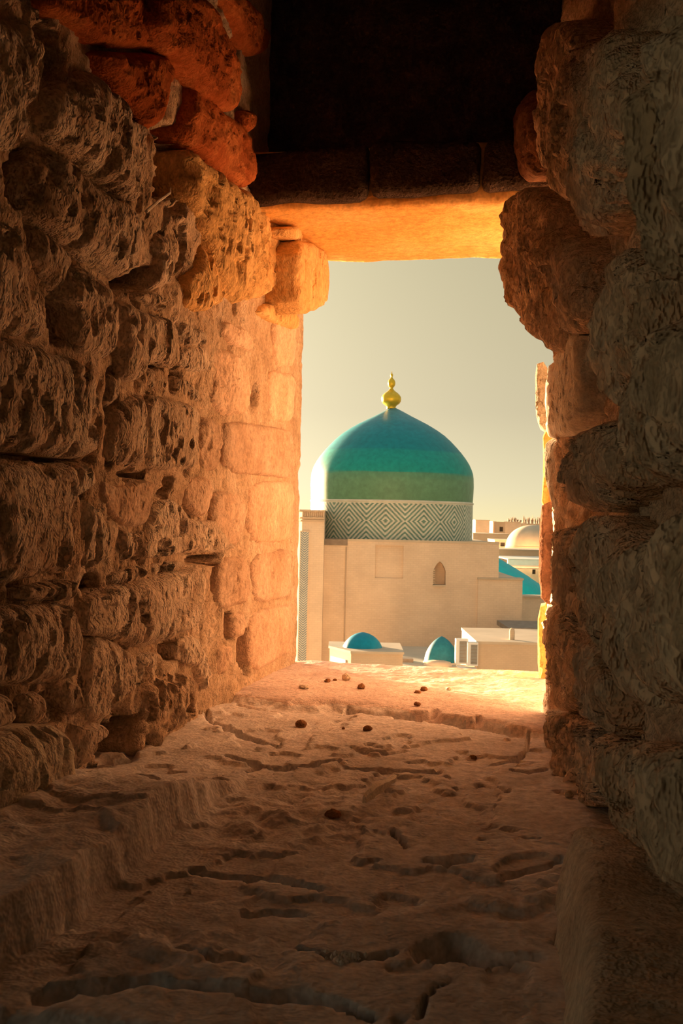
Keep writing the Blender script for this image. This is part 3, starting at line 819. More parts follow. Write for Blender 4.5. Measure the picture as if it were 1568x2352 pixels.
M['shrub'] = plain('haze_paled_shrub', (0.50, 0.38, 0.29), 1.0, 0.2, 2)  # distance haze put into the pale tan


def B(px, py, Y):
    r = ray(px, py)
    r = r * (Y / float(r @ F0))
    return float(r @ R0), float(r[2])


def place(o, loc=(0, 0, 0)):
    p = R0 * loc[0] + F0 * loc[1]
    o.location = (p[0], p[1], loc[2])
    o.rotation_euler = (0, 0, YAW)
    return o


def thing(name, loc, label, cat, group=None):
    o = link(name, None, label=label, cat=cat, group=group)
    o.empty_display_size = 0.2
    return place(o, loc)


def part(name, me, mat, parent, org, **kw):
    """mesh in view-frame coordinates, moved to the parent's origin"""
    me.transform(Matrix.Translation((-org[0], -org[1], -org[2])))
    return link(name, me, mat, parent, **kw)


def lathe(name, prof, c, seg=64, cap=True):
    prof = np.asarray(prof, float)
    a = np.linspace(0, 2 * PI, seg, endpoint=False)
    V = np.stack([np.stack([c[0] + prof[:, 0] * math.cos(t), c[1] + prof[:, 0] * math.sin(t), prof[:, 1]], 1) for t in a], 0)
    n = len(prof)
    F = [tuple(f) for f in grid_faces(seg, n, 0, True)]
    me = mesh(name, V.reshape(-1, 3), F)
    me.polygons.foreach_set('use_smooth', np.ones(len(me.polygons), bool))
    return me


def prism(name, xy, z0, z1):
    n = len(xy)
    V = [(x, y, z0) for x, y in xy] + [(x, y, z1) for x, y in xy]
    F = [tuple(range(n - 1, -1, -1)), tuple(range(n, 2 * n))] + [(i, (i + 1) % n, n + (i + 1) % n, n + i) for i in range(n)]
    return mesh(name, V, F)


place(link('ground', box_mesh('ground', [((-400, 8, -0.5), (400, 900, 0))]), M['ground'], kind='structure', label='sandy ground of the old town far below', cat='ground'), (0, 0, -12.0))

# ---- mausoleum
YD, YF = 64.0, 58.0
cx, _ = B(899, 1160, YD)
kD = YD / FPX
org = (cx, YD, -12.0)
mau = thing('mausoleum', org, 'sand brick mausoleum with large pointed turquoise dome and gold finial', 'mausoleum')


def zpx(py, px=899, Y=YD):
    return B(px, py, Y)[1]


prof = []
for yc, r in ((297, 16), (318, 58), (345, 108), (370, 158), (395, 206), (425, 256), (455, 299), (488, 336), (520, 367), (555, 398), (590, 425), (620, 444), (650, 458), (675, 466), (700, 470), (750, 472), (800, 470), (850, 467)):
    prof.append((r / 2.529 * kD, zpx(820 + yc / 2.529)))
R = prof[-1][0]


def ramp_z(name, stops, z0, z1, rough=0.45, streak=0.25):
    m = plain(name, (1, 1, 1), rough, 0.16, 3.5)
    nt = m.node_tree
    L = nt.links.new
    sc = [n for n in nt.nodes if n.type == 'VECT_MATH'][0]
    tc = [n for n in nt.nodes if n.type == 'TEX_COORD'][0]
    sep = N(nt, 'ShaderNodeSeparateXYZ')
    L(tc.outputs['Object'], sep.inputs[0])
    mp = N(nt, 'ShaderNodeMapping')
    mp.inputs['Scale'].default_value = (0.25, 0.25, 7)
    L(tc.outputs['Object'], mp.inputs['Vector'])
    ns = N(nt, 'ShaderNodeTexNoise', ins={'Scale': 1.0, 'Detail': 4.0})
    L(mp.outputs[0], ns.inputs['Vector'])
    mr = N(nt, 'ShaderNodeMapRange')
    mr.inputs[1].default_value, mr.inputs[2].default_value = z0, z1
    L(sep.outputs[2], mr.inputs[0])
    ad = N(nt, 'ShaderNodeMath', operation='MULTIPLY_ADD')
    ad.inputs[1].default_value = 0.06
    L(ns.outputs[0], ad.inputs[0])
    L(mr.outputs[0], ad.inputs[2])
    rp = N(nt, 'ShaderNodeValToRGB')
    ramp_set(rp, stops)
    L(ad.outputs[0], rp.inputs[0])
    L(rp.outputs[0], sc.inputs[0])
    return m


z_lo, z_hi = prof[-1][1], prof[0][1]
M['dome'] = ramp_z('light_graded_dome_tile', [(0.0, (0.12, 0.27, 0.16)), (0.25, (0.13, 0.30, 0.19)), (0.315, (0.10, 0.29, 0.20)), (0.335, (0.012, 0.31, 0.30)), (0.54, (0.008, 0.30, 0.31)), (0.57, (0.004, 0.23, 0.30)), (0.85, (0.006, 0.25, 0.35)), (1.0, (0.10, 0.33, 0.42))], z_lo - org[2], z_hi - org[2])  # green foot is tile; the blue-to-teal shift is light put into colour
part('dome', lathe('dome', prof[::-1], (cx, YD), 96), M['dome'], mau, org)
# patterned drum: stepped diamonds of green and white tile
zt, zb = prof[-1][1], zpx(1237)
NP, HP = 14, 16
rows = 31
ncol = NP * HP * 2
ang = np.arange(ncol) / ncol * 2 * PI
zz = np.linspace(zb, zt, rows + 1)
Vb = np.stack([np.stack([cx + R * 1.004 * np.sin(a) * np.ones(rows + 1), YD - R * 1.004 * np.cos(a) * np.ones(rows + 1), zz], 1) for a in ang], 0).reshape(-1, 3)
Fb = grid_faces(ncol, rows + 1, 0, True)
ph = -0.568
ii, jj = np.meshgrid(np.arange(ncol), np.arange(rows), indexing='ij')
per = (ii + 0.5 - ph / (2 * PI) * ncol) % (2 * HP)
du = np.floor(np.minimum(per, 2 * HP - per))
dv = np.abs(jj - rows // 2)
idx = (((du + dv).astype(int) % 4) < 2).astype(np.int32)
idx = np.where((jj == rows - 1), 0, idx)
me = mesh('drum_band', Vb, Fb, idx.ravel())
part('drum_band', me, [M['tile_white'], M['tile_green']], mau, org)
part('drum_rim', lathe('drum_rim', [(R * 1.0, zt - 0.02), (R * 1.012, zt), (R * 1.012, zt + 0.10), (R * 0.99, zt + 0.14)], (cx, YD), 96), M['tile_white'], mau, org)
# finial
fx, _ = B(898, 930, YD)
fp = []
for yc, r in ((300, 26), (290, 27), (281, 33), (272, 47), (260, 55), (245, 58), (232, 56), (222, 50), (210, 38), (197, 20), (188, 12), (182, 9), (178, 10), (172, 16), (162, 21), (150, 22), (140, 20), (130, 14), (124, 8), (119, 5), (113, 6), (106, 8), (101, 7), (96, 3), (84, 1.2)):
    fp.append((r / 2.529 * kD, zpx(820 + yc / 2.529)))
part('finial', lathe('finial', fp, (fx, YD), 32), M['gold'], mau, org)

xl, zt0 = B(742, 1243, YF)
xr, zt1 = B(1146, 1243, YF)
xr2, zs = B(1199, 1331, YF)
ztop = 0.5 * (zt0 + zt1)


def facade(name, x0, x1, z0, z1, y0, y1, holes, mat, parent, org):
    """block with recesses (x0,x1,z0,z1,depth) in its near face"""
    xs = sorted(set([x0, x1] + [h[0] for h in holes] + [h[1] for h in holes]))
    zs_ = sorted(set([z0, z1] + [h[2] for h in holes] + [h[3] for h in holes]))
    V, F = [], []

    def quad(*p):
        b = len(V)
        V.extend(p)
        F.append((b, b + 1, b + 2, b + 3))
    for i in range(len(xs) - 1):
        for j in range(len(zs_) - 1):
            a, b, c, d = xs[i], xs[i + 1], zs_[j], zs_[j + 1]
            h = [h for h in holes if h[0] <= (a + b) / 2 <= h[1] and h[2] <= (c + d) / 2 <= h[3]]
            y = y0 + (h[0][4] if h else 0)
            quad((a, y, c), (b, y, c), (b, y, d), (a, y, d))
    for a, b, c, d, dp in holes:
        quad((a, y0, c), (a, y0 + dp, c), (a, y0 + dp, d), (a, y0, d))
        quad((b, y0 + dp, c), (b, y0, c), (b, y0, d), (b, y0 + dp, d))
        quad((a, y0, c), (b, y0, c), (b, y0 + dp, c), (a, y0 + dp, c))
        quad((a, y0 + dp, d), (b, y0 + dp, d), (b, y0, d), (a, y0, d))
    quad((x1, y0, z0), (x1, y1, z0), (x1, y1, z1), (x1, y0, z1))
    quad((x0, y1, z0), (x0, y0, z0), (x0, y0, z1), (x0, y1, z1))
    quad((x0, y0, z1), (x1, y0, z1), (x1, y1, z1), (x0, y1, z1))
    quad((x1, y1, z0), (x0, y1, z0), (x0, y1, z1), (x1, y1, z1))
    return part(name, mesh(name, V, F), mat, parent, org)


n0, nz1 = B(862, 1252, YF)
n1x, nz0 = B(925, 1329, YF)
w0, wz0 = B(994, 1343, YF)
w1, wz1 = B(1024, 1290, YF)
facade('wall', xl, xr, -12.0, ztop, YF, 71.0, [(n0, n1x, nz0, nz1, 0.16), (w0, w1, wz0, wz1, 0.7)], M['sand'], mau, org)
# pointed head of the niche: two haunches filling the upper corners, and its stepped side
wm, hw = (w0 + w1) / 2, (w1 - w0) / 2
zsp = wz0 + (wz1 - wz0) * 0.58
for s in (-1, 1):
    arc = []
    for t in np.linspace(0, 1, 9):
        arc.append((wm + s * hw * (1 - t) ** 0.62 * 1.0, zsp + (wz1 - zsp) * (t ** 0.9)))
    pts = arc + [(wm + s * hw * 1.001, wz1)]
    n = len(pts)
    V = [(x, YF + 0.003, zq) for x, zq in pts] + [(x, YF + 0.70, zq) for x, zq in pts]
    F = [tuple(range(n)), tuple(range(2 * n - 1, n - 1, -1))] + [(i, (i + 1) % n, n + (i + 1) % n, n + i) for i in range(n)]
    part('niche_arch', mesh('niche_arch', V, F), M['sand'], mau, org)
part('niche_sill', box_mesh('niche_sill', [((w0 - 0.02, YF - 0.10, wz0 - 0.08), (w1 + 0.02, YF + 0.1, wz0))]), M['plaster'], mau, org)
for k in range(7):
    zq = wz0 + 0.05 + k * 0.115
    part('niche_step', box_mesh('niche_step', [((w0, YF + 0.02 + 0.04 * (k % 2), zq), (w0 + 0.10, YF + 0.30, zq + 0.08))]), M['sand_pale'], mau, org)
# plinth of the drum, parapets, pipe, dark block
part('plinth', lathe('plinth', [(R * 1.06, ztop - 0.1), (R * 1.06, zb - 0.05), (R * 1.0, zb + 0.0), (R * 0.9, zb)], (cx, YD), 64), M['plaster'], mau, org)
pb0, pz1 = B(745, 1238, YF)
pb1, pz0 = B(798, 1253, YF)
part('roof_block', box_mesh('roof_block', [((pb0, YF - 0.05, pz0), (pb1, YF + 1.2, pz1))]), M['brown_block'], mau, org)
part('parapet', box_mesh('parapet', [((pb1, YF - 0.03, ztop - 0.06), (xr + 0.02, YF + 0.5, ztop + 0.05))]), M['plaster'], mau, org)
qx, qz1 = B(795, 1256, YF)
_, qz0 = B(795, 1500, YF)
part('drain_pipe', box_mesh('drain_pipe', [((qx - 0.035, YF - 0.07, qz0), (qx + 0.035, YF, qz1))]), M['pipe'], mau, org)
part('side_wing', box_mesh('side_wing', [((B(1097, 1331, YF)[0], YF - 0.12, -12.0), (xr2, YF + 9, zs))]), M['sand'], mau, org)
part('wing_ledge', box_mesh('wing_ledge', [((B(1097, 1331, YF)[0] - 0.03, YF - 0.2, zs - 0.03), (xr2 + 0.05, YF + 1.0, zs + 0.06))]), M['plaster'], mau, org)
# portal pylon at the left with its sunlit flank
YP = 56.5
p0, ptop = B(694, 1173, YP)
p1, _ = B(745, 1173, YP)
fl = math.radians(24)
px2, py2 = p0 - 3.0 * math.sin(fl) - 0.0, YP + 3.0 * math.cos(fl)
part('portal', prism('portal', [(p1, YP), (p1, YP + 5), (px2, YP + 5), (px2 - 0.5, py2 + 0.6), (p0, YP)][::-1], -12.0, ptop), M['sand'], mau, org)


def ring_poly(g):
    return [(p1 + g * 0.2, YP - g), (p1 + g * 0.2, YP + 5), (px2 - g, YP + 5), (px2 - 0.5 - g, py2 + 0.6), (p0 - g, YP - g)][::-1]


for (ya, yb, g) in ((1188, 1191, 0.10), (1194, 1198, 0.07), (1171, 1175, 0.14)):
    part('cornice', prism('cornice', ring_poly(g), B(720, yb, YP)[1], B(720, ya, YP)[1]), M['sand_pale'], mau, org)
za_, zb_ = B(720, 1176, YP)[1], B(720, 1187, YP)[1]
nd = 11
for k in range(nd):
    x = p0 + (p1 - p0) * (k + 0.25) / nd
    part('dentil', box_mesh('dentil', [((x, YP - 0.11, zb_), (x + (p1 - p0) / nd * 0.5, YP + 0.02, za_))]), M['sand_pale'], mau, org)
# tall chevron strip on the portal
s0, sz1 = B(691, 1221, YP)
s1, _ = B(709, 1221, YP)
sz0 = B(690, 1545, YP)[1]
ny = 240
hx = 5
xs = np.linspace(s0, s1, 2 * hx + 1)
zs_ = np.linspace(sz0, sz1, ny + 1)
XX, ZQ = np.meshgrid(xs, zs_, indexing='ij')
ZQ = ZQ + np.abs(np.arange(2 * hx + 1) - hx)[:, None] * (s1 - s0) / (2 * hx) * 0.9
ZQ = np.clip(ZQ, sz0, sz1)
Vc = np.stack([XX, np.full_like(XX, YP - 0.06), ZQ], -1).reshape(-1, 3)
Fc = grid_faces(2 * hx + 1, ny + 1)
ij = np.tile(np.arange(ny), 2 * hx)
me = mesh('tile_strip', Vc, Fc, (((ij % 4) == 0) | (ij % 4 == 1)).astype(np.int32))
part('tile_strip', me, [M['tile_white'], M['tile_blue']], mau, org)
part('strip_frame', box_mesh('strip_frame', [((s0 - 0.04, YP - 0.09, sz0), (s0, YP, sz1 + 0.04)), ((s1, YP - 0.09, sz0), (s1 + 0.04, YP, sz1 + 0.04)), ((s0 - 0.04, YP - 0.09, sz1), (s1 + 0.04, YP, sz1 + 0.05)),
                                             ((s0, YP - 0.055, sz0), (s1, YP, sz1))]), M['sand'], mau, org)


def small_dome(px, wpx, ytop, ybase, Y, mat, label, point=0.25):
    x, z0 = B(px, ybase, Y)
    _, z1 = B(px, ytop, Y)
    r = wpx * Y / FPX
    pr = [(r * 1.0, z0 - 0.15)]
    for t in np.linspace(0, 1, 18):
        a = t * PI / 2
        rr = r * (math.cos(a) * (1 - point * t * 0.35) + 0.0)
        pr.append((max(rr, 0.003), z0 + (z1 - z0) * (math.sin(a) * (1 - point) + t * point)))
    t_ = thing('roof_dome', (x, Y, z0 - 0.15), label, 'dome')
    part('dome_shell', lathe('dome_shell', pr, (x, Y), 48), mat, t_, (x, Y, z0 - 0.15))
    part('base_ring', lathe('base_ring', [(r * 1.06, z0 - 0.15), (r * 1.06, z0 - 0.02), (r * 0.98, z0 + 0.02)], (x, Y), 48), M['plaster'], t_, (x, Y, z0 - 0.15))
    return t_


# block under the first small dome
Y1 = 42.0
small_dome(832, 48, 1452, 1500, Y1, M['turq'], 'small bright turquoise dome on the low sand block', 0.12)
bx0, bz = B(806, 1497, Y1 - 1.4)
bx1, _ = B(925, 1497, Y1 - 1.4)
bl, _ = B(757, 1492, Y1 + 0.4)
o1 = (bx0, Y1, -12.0)
blk = thing('roof_block', o1, 'low sand brick block carrying the bright turquoise dome', 'building')
part('wall', prism('wall', [(bx0, Y1 - 1.4), (bx1, Y1 - 1.4), (bx1, Y1 + 1.6), (bl, Y1 + 1.6), (bl, Y1 + 0.2)], -12.0, bz - 0.06), M['sand_pale'], blk, o1)
part('coping', prism('coping', [(bx0 - 0.02, Y1 - 1.46), (bx1 + 0.05, Y1 - 1.46), (bx1 + 0.05, Y1 + 1.65), (bl - 0.05, Y1 + 1.65), (bl - 0.05, Y1 + 0.16)], bz - 0.06, bz + 0.03), M['plaster'], blk, o1)
wv = np.array([bx0 - bl, -1.6])
wn = np.array([-1.6, -(bx0 - bl)])
wn = wn / np.linalg.norm(wn)
pa = np.array([bl, Y1 + 0.2]) + wv * 0.08 + wn * 0.03
pbq = np.array([bl, Y1 + 0.2]) + wv * 0.78 + wn * 0.03
_, wz = B(780, 1506, Y1)
part('white_panel', prism('white_panel', [tuple(pa), tuple(pbq), tuple(pbq - wn * 0.05), tuple(pa - wn * 0.05)], -9.0, wz - 0.02), M['white'], blk, o1)

# second small dome with low parapet
Y2 = 48.0
small_dome(1013, 39, 1461, 1519, Y2, M['turq_dull'], 'small dull blue dome beside the air conditioners', 0.35)
r0, rz = B(905, 1530, Y2 - 1.5)
r1, _ = B(1130, 1530, Y2 - 1.5)
o2 = (r0, Y2, -12.0)
roof = thing('flat_roof', o2, 'flat plastered roof around the dull blue dome', 'building')
part('wall', box_mesh('wall', [((r0, Y2 - 1.5, -12.0), (r1, Y2 + 6, rz))]), M['plaster'], roof, o2)
part('skylight', lathe('skylight', [(0.62, rz), (0.55, rz + 0.14), (0.30, rz + 0.2), (0.01, rz + 0.2)], (B(1005, 1528, Y2 - 0.9)[0], Y2 - 0.9), 24), M['plaster'], roof, o2)
part('parapet', box_mesh('parapet', [((r0, Y2 - 0.2, rz), (r0 + 0.9, Y2 + 0.4, rz + 0.16))]), M['brown_block'], roof, o2)

# nearer block on the right with post
Y3 = 39.0
k0, kz = B(1096, 1473, Y3)
k1, _ = B(1330, 1473, Y3)
o3 = (k0, Y3, -12.0)
nb = thing('flat_roofed_house', o3, 'sand plastered flat roofed house at the right below the window', 'building')
part('wall', box_mesh('wall', [((k0, Y3, -12.0), (k1, Y3 + 5.0, kz - 0.10))]), M['sand_pale'], nb, o3)
part('roof', box_mesh('roof', [((k0 - 0.03, Y3 - 0.03, kz - 0.10), (k1, Y3 + 5.0, kz))]), M['plaster'], nb, o3)
ps, pz = B(1175, 1482, Y3 + 0.8)
part('post', lathe('post', [(0.10, kz - 0.02), (0.10, kz + 0.22), (0.105, kz + 0.3), (0.085, kz + 0.38), (0.04, kz + 0.42), (0.004, kz + 0.43)], (ps, Y3 + 0.8), 20), M['sand_pale'], nb, o3)
Y4 = 52.0
g0, gz = B(1168, 1443, Y4)
g1, _ = B(1330, 1443, Y4)
o4 = (g0, Y4, -12.0)
gp = thing('canopy_roof', o4, 'low grey canopy roof against the right foot of the mausoleum', 'roof')
part('slab', box_mesh('slab', [((g0, Y4, gz - 0.22), (g1, Y4 + 4, gz + 0.02))]), M['brown_block'], gp, o4)
part('wall', box_mesh('wall', [((g0 + 0.3, Y4 + 0.3, -12.0), (g1, Y4 + 4, gz - 0.22))]), M['plaster'], gp, o4)

# air conditioners
Y5 = 38.6
for (a, b, ytop, ybot, lab, yy) in ((1047, 1074, 1468, 1526, 'taller white air conditioner with grey brown grille, left of the pair', Y5 + 0.5), (1074, 1097, 1476, 1530, 'white air conditioner with dark grille, right of the pair', Y5)):
    x0, z1 = B(a, ytop, yy)
    x1, z0 = B(b, ybot, yy)
    oc = ((x0 + x1) / 2, yy, z0)
    ac = thing('air_conditioner', oc, lab, 'air conditioner', 'air conditioners')
    part('casing', box_mesh('casing', [((x0, yy, z0), (x1, yy + 0.35, z1))]), M['metal_white'], ac, oc)
    w_ = x1 - x0
    gr_ = part('grille', box_mesh('grille', [((x0 + w_ * 0.30, yy - 0.02, z0 + 0.06), (x1 - w_ * 0.08, yy, z1 - 0.07))]), M['grille'], ac, oc)
    for k in range(6):
        zq = z0 + 0.06 + (z1 - z0 - 0.13) * (k + 0.5) / 6
        part('louvre', box_mesh('louvre', [((x0 + w_ * 0.30, yy - 0.03, zq - 0.008), (x1 - w_ * 0.08, yy - 0.02, zq + 0.008))]), M['brown_block'], gr_, oc)
x0, z0 = B(1054, 1536, Y5 - 0.1)
x1, _ = B(1094, 1536, Y5 - 0.1)
oc = (x0, Y5, z0 - 0.1)
sh = thing('wall_shelf', oc, 'white shelf board below the air conditioners', 'shelf')
part('board', box_mesh('board', [((x0, Y5 - 0.3, z0 - 0.03), (x1, Y5 + 0.9, z0 + 0.02))]), M['white'], sh, oc)
part('bracket', box_mesh('bracket', [((x0 + 0.05, Y5 - 0.2, z0 - 0.3), (x0 + 0.10, Y5 + 0.9, z0 - 0.03))]), M['metal_white'], sh, oc)
part('bracket', box_mesh('bracket', [((x1 - 0.10, Y5 - 0.2, z0 - 0.3), (x1 - 0.05, Y5 + 0.9, z0 - 0.03))]), M['metal_white'], sh, oc)

# bright dome behind, tan dome and town far off
Y6 = 82.0
x, _ = B(1085, 1380, Y6)
pr = []
for yq, w in ((1425, 172), (1400, 174), (1372, 170), (1356, 164), (1340, 152), (1322, 126), (1305, 98), (1290, 73), (1278, 52), (1268, 32), (1260, 14), (1256, 0.2)):
    pr.append((w * Y6 / FPX, B(1085 + w * 0.5, yq, Y6)[1]))
r6, zb6 = pr[0]
o6 = (x, Y6, -12.0)
td = thing('turquoise_dome', o6, 'vivid turquoise dome flank showing behind the right end of the mausoleum', 'dome')
part('dome_shell', lathe('dome_shell', pr, (x, Y6), 64), M['turq_bright'], td, o6)
part('drum', lathe('drum', [(r6 * 0.98, -12.0), (r6 * 0.98, zb6)], (x, Y6), 64), M['sand_pale'], td, o6)
# wall in front of it, right of the wing
x0, z1 = B(1196, 1371, 66)
x1, _ = B(1360, 1371, 66)
o7 = (x0, 66, -12.0)
sw = thing('courtyard_wall', o7, 'plain sand brick wall at the foot of the vivid turquoise dome', 'wall')
part('wall', box_mesh('wall', [((x0, 66, -12.0), (x1, 67, z1))]), M['sand'], sw, o7)
part('coping', box_mesh('coping', [((x0, 65.9, z1 - 0.02), (x1, 67.1, z1 + 0.08))]), M['plaster'], sw, o7)


def house(px0, px1, pyt, Y, dep, mat, label, wins=(), zlow=-12.0):
    x0, z1 = B(px0, pyt, Y)
    x1, _ = B(px1, pyt, Y)
    oo = (x0, Y, zlow)
    t = thing('house', oo, label, 'building')
    hl = []
    for a, b, c, d in wins:
        wa, wz1_ = B(a, c, Y)
        wb, wz0_ = B(b, d, Y)
        hl.append((wa, wb, wz0_, wz1_, 0.4))
    facade('wall', x0, x1, zlow, z1, Y, Y + dep, hl, mat, t, oo)
    for (wa, wb, wz0_, wz1_, _) in hl:
        w = part('window', box_mesh('window', [((wa, Y + 0.30, wz0_), (wb, Y + 0.36, wz1_))]), M['dark'], t, oo)
        part('window_frame', box_mesh('window_frame', [((wa - 0.06, Y - 0.05, wz0_ - 0.08), (wb + 0.06, Y + 0.02, wz0_))]), M['plaster'], w, oo)
    part('coping', box_mesh('coping', [((x0 - 0.05, Y - 0.06, z1), (x1 + 0.05, Y + dep, z1 + 0.10))]), M['plaster'], t, oo)
    return t


house(1150, 1330, 1304, 96, 8, M['sand_pale'], 'cream house with one small window under the white roof', wins=((1222, 1230, 1308, 1319),))
x0, z1 = B(1165, 1284, 95.5)
x1, z0 = B(1330, 1301, 95.5)
oo = (x0, 95.5, z0)
wr = thing('white_roof', oo, 'long pale white roof edge above the vivid turquoise dome', 'roof')
part('fascia', box_mesh('fascia', [((x0, 95.3, z0), (x1, 95.6, z1))]), M['white'], wr, oo)
part('roof_sheet', box_mesh('roof_sheet', [((x0, 95.3, z1 - 0.05), (x1, 104, z1 + 0.03))]), M['white'], wr, oo)
house(1090, 1330, 1262, 106, 6, M['sand_pale'], 'long low sand coloured house front behind the white roof')
house(1136, 1200, 1241, 125, 6, M['plaster'], 'grey sand house with a small dark window below the far blocks', wins=((1149, 1159, 1246, 1255),))
# tan dome
Y8 = 118.0
x, zb8 = B(1228, 1255, Y8)
zt8 = B(1228, 1206, Y8)[1]
r8 = 66 * Y8 / FPX
pr = [(r8, zb8 - 2)] + [(max(r8 * math.cos(t * PI / 2) ** 0.85, 0.01), zb8 + (zt8 - zb8) * math.sin(t * PI / 2)) for t in np.linspace(0, 1, 20)]
o8 = (x, Y8, -12.0)
t8 = thing('brick_dome', o8, 'broad plain tan brick dome in the far town', 'dome')
part('dome_shell', lathe('dome_shell', pr, (x, Y8), 48), M['plaster'], t8, o8)
part('drum', lathe('drum', [(r8 * 1.02, -12.0), (r8 * 1.02, zb8)], (x, Y8), 48), M['sand_pale'], t8, o8)
house(1092, 1124, 1195, 170, 9, M['sand'], 'tall pinkish block on the skyline next to the dome drum')
house(1136, 1160, 1199, 175, 9, M['sand_pale'], 'narrow square block on the skyline right of the tall pinkish one', wins=((1147, 1155, 1210, 1221),))
house(1158, 1196, 1199, 190, 9, M['sand'], 'wide low block on the skyline under the shrubs')
house(1086, 1170, 1226, 150, 9, M['sand_pale'], 'low long block in front of the skyline blocks')
house(1190, 1330, 1203, 210, 9, M['plaster'], 'hazy long block on the skyline behind the tan dome')
house(560, 1500, 1212, 320, 10, M['plaster'], 'far row of houses along the horizon')
# shrubs along the skyline
rs = random.Random(3)
words = 'first second third fourth fifth sixth seventh eighth ninth tenth eleventh twelfth'.split()
for k in range(12):
    pxk = 1168 + k * 6.6 + rs.uniform(-1.5, 1.5)
    Yk = 191.5 + (k % 3) * 1.8 + (10 if pxk > 1195 else 0)
    Yk += 0 if pxk < 1195 else 10
    top = (1189 if pxk < 1188 else 1194 if pxk < 1200 else 1184) + rs.uniform(-4, 4)
    x, _ = B(pxk, 1200, Yk)
    z0 = (B(1158, 1199, 190)[1] if pxk < 1195 else B(1190, 1203, 210)[1]) + 0.085
    _, z1 = B(pxk, top, Yk)
    oo = (x, Yk, z0)
    pos_word = 'leafless haze-paled shrub on the skyline above the tan dome, %s from the left' % words[k]
    t = thing('shrub', oo, pos_word, 'shrub', 'shrubs on the skyline')
    V, F = [], []
    for s in range(9):
        a, ln = rs.uniform(0, 2 * PI), (z1 - z0) * rs.uniform(0.5, 1.0)
        sx, sy = rs.uniform(-0.18, 0.18), rs.uniform(-0.2, 0.2)
        tx, ty = sx + 0.22 * math.cos(a), sy + 0.22 * math.sin(a)
        b = len(V)
        for q_ in range(3):
            V.append((x + sx + 0.06 * math.cos(q_ * 2.1), Yk + sy + 0.06 * math.sin(q_ * 2.1), z0 + 0.02))
        for q_ in range(3):
            V.append((x + (sx + tx) / 2 + 0.09 * math.cos(q_ * 2.1), Yk + (sy + ty) / 2 + 0.09 * math.sin(q_ * 2.1), z0 + ln * 0.55))
        V.append((x + tx, Yk + ty, z0 + ln))
        F += [(b, b + 1, b + 4, b + 3), (b + 1, b + 2, b + 5, b + 4), (b + 2, b, b + 3, b + 5), (b + 3, b + 4, b + 6), (b + 4, b + 5, b + 6), (b + 5, b + 3, b + 6)]
    part('branches', mesh('branches', V, F), M['shrub'], t, oo)

# ================================================================== SMALL THINGS ON THE FLOOR
dg = bpy.context.evaluated_depsgraph_get()


def floor_hit(px, py):
    p = on_floor(px, py, ZF + 0.012)
    i = int(np.clip(np.searchsorted(ua, p[0]), 0, len(ua) - 1))
    j = int(np.clip(np.searchsorted(vf, p[1]), 0, len(vf) - 1))
    p = on_floor(px, py, float(z[i, j]))
    return np.array([p[0], p[1], float(z[i, j])])


def clod(px, py, rpx, label, mat='clod', squash=0.75, seed=0):
    p = floor_hit(px, py)
    D = float(p @ FW)
    r = rpx * D / FPX
    nu, nv = 18, 10
    a = np.linspace(0, 2 * PI, nu, endpoint=False)
    b = np.linspace(-PI / 2, PI / 2, nv)
    AA, BB = np.meshgrid(a, b, indexing='ij')
    dirs = np.stack([np.cos(AA) * np.cos(BB), np.sin(AA) * np.cos(BB), np.sin(BB)], -1)
    rr = 1 + 0.35 * fbm(dirs * 1.6 + seed * 5.1, 3) + 0.12 * fbm(dirs * 5 + seed, 2)
    V = dirs * rr[..., None] * r * np.array([1, 1, squash])
    me = mesh('clod', V.reshape(-1, 3), grid_faces(nu, nv, 0, True))
    o = link('clay_clod', me, M[mat], label=label, cat='clod', group='clods on the floor', smoothed=True)
    bm_merge(me)
    o.location = (p[0], p[1], p[2] + r * squash * 0.7)
    return o


clod(795, 1562, 10, 'round tan clod at the outer edge of the sill, left of centre', 'stone', 0.9, 1)
clod(829, 1583, 9, 'dark reddish clod on the sill right of the round tan clod', 'clod', 0.8, 2)
clod(752, 1566, 7, 'small dark lump on the sill left of the round tan clod', 'clod', 0.6, 3)
clod(769, 1564, 5, 'tiny dark crumb touching the round tan clod', 'clod', 0.6, 4)
clod(959, 1594, 8, 'lower of the two joined reddish clods on the middle of the sill', 'clod', 0.6, 5)
clod(973, 1587, 8, 'upper of the two joined reddish clods on the middle of the sill', 'clod', 0.8, 6)
clod(958, 1620, 9, 'flat reddish clod below the joined pair on the sill', 'clod', 0.5, 7)
clod(1030, 1585, 7, 'small yellow orange lump alone on the right half of the sill', 'stone', 0.6, 8)
clod(697, 1581, 12, 'flat orange flake on the left part of the sill', 'stone', 0.35, 9)
clod(691, 1670, 13, 'large dark clod just inside the sill edge at the left', 'clod', 0.75, 10)
clod(844, 1678, 11, 'rounded brown clod below the middle of the sill edge', 'clod', 0.6, 11)
clod(788, 1675, 4, 'tiny clod between the large dark clod and the rounded brown one', 'clod', 0.8, 12)
clod(764, 1878, 18, 'biggest dark clod on the rough patch below the wood splinter', 'clod', 0.6, 13)
clod(1085, 1744, 9, 'dark clod on the right half of the floor near a crack', 'clod', 0.7, 14)
clod(1305, 1830, 12, 'pale crumb of plaster fallen at the foot of the right wall', 'kerb', 0.7, 15)

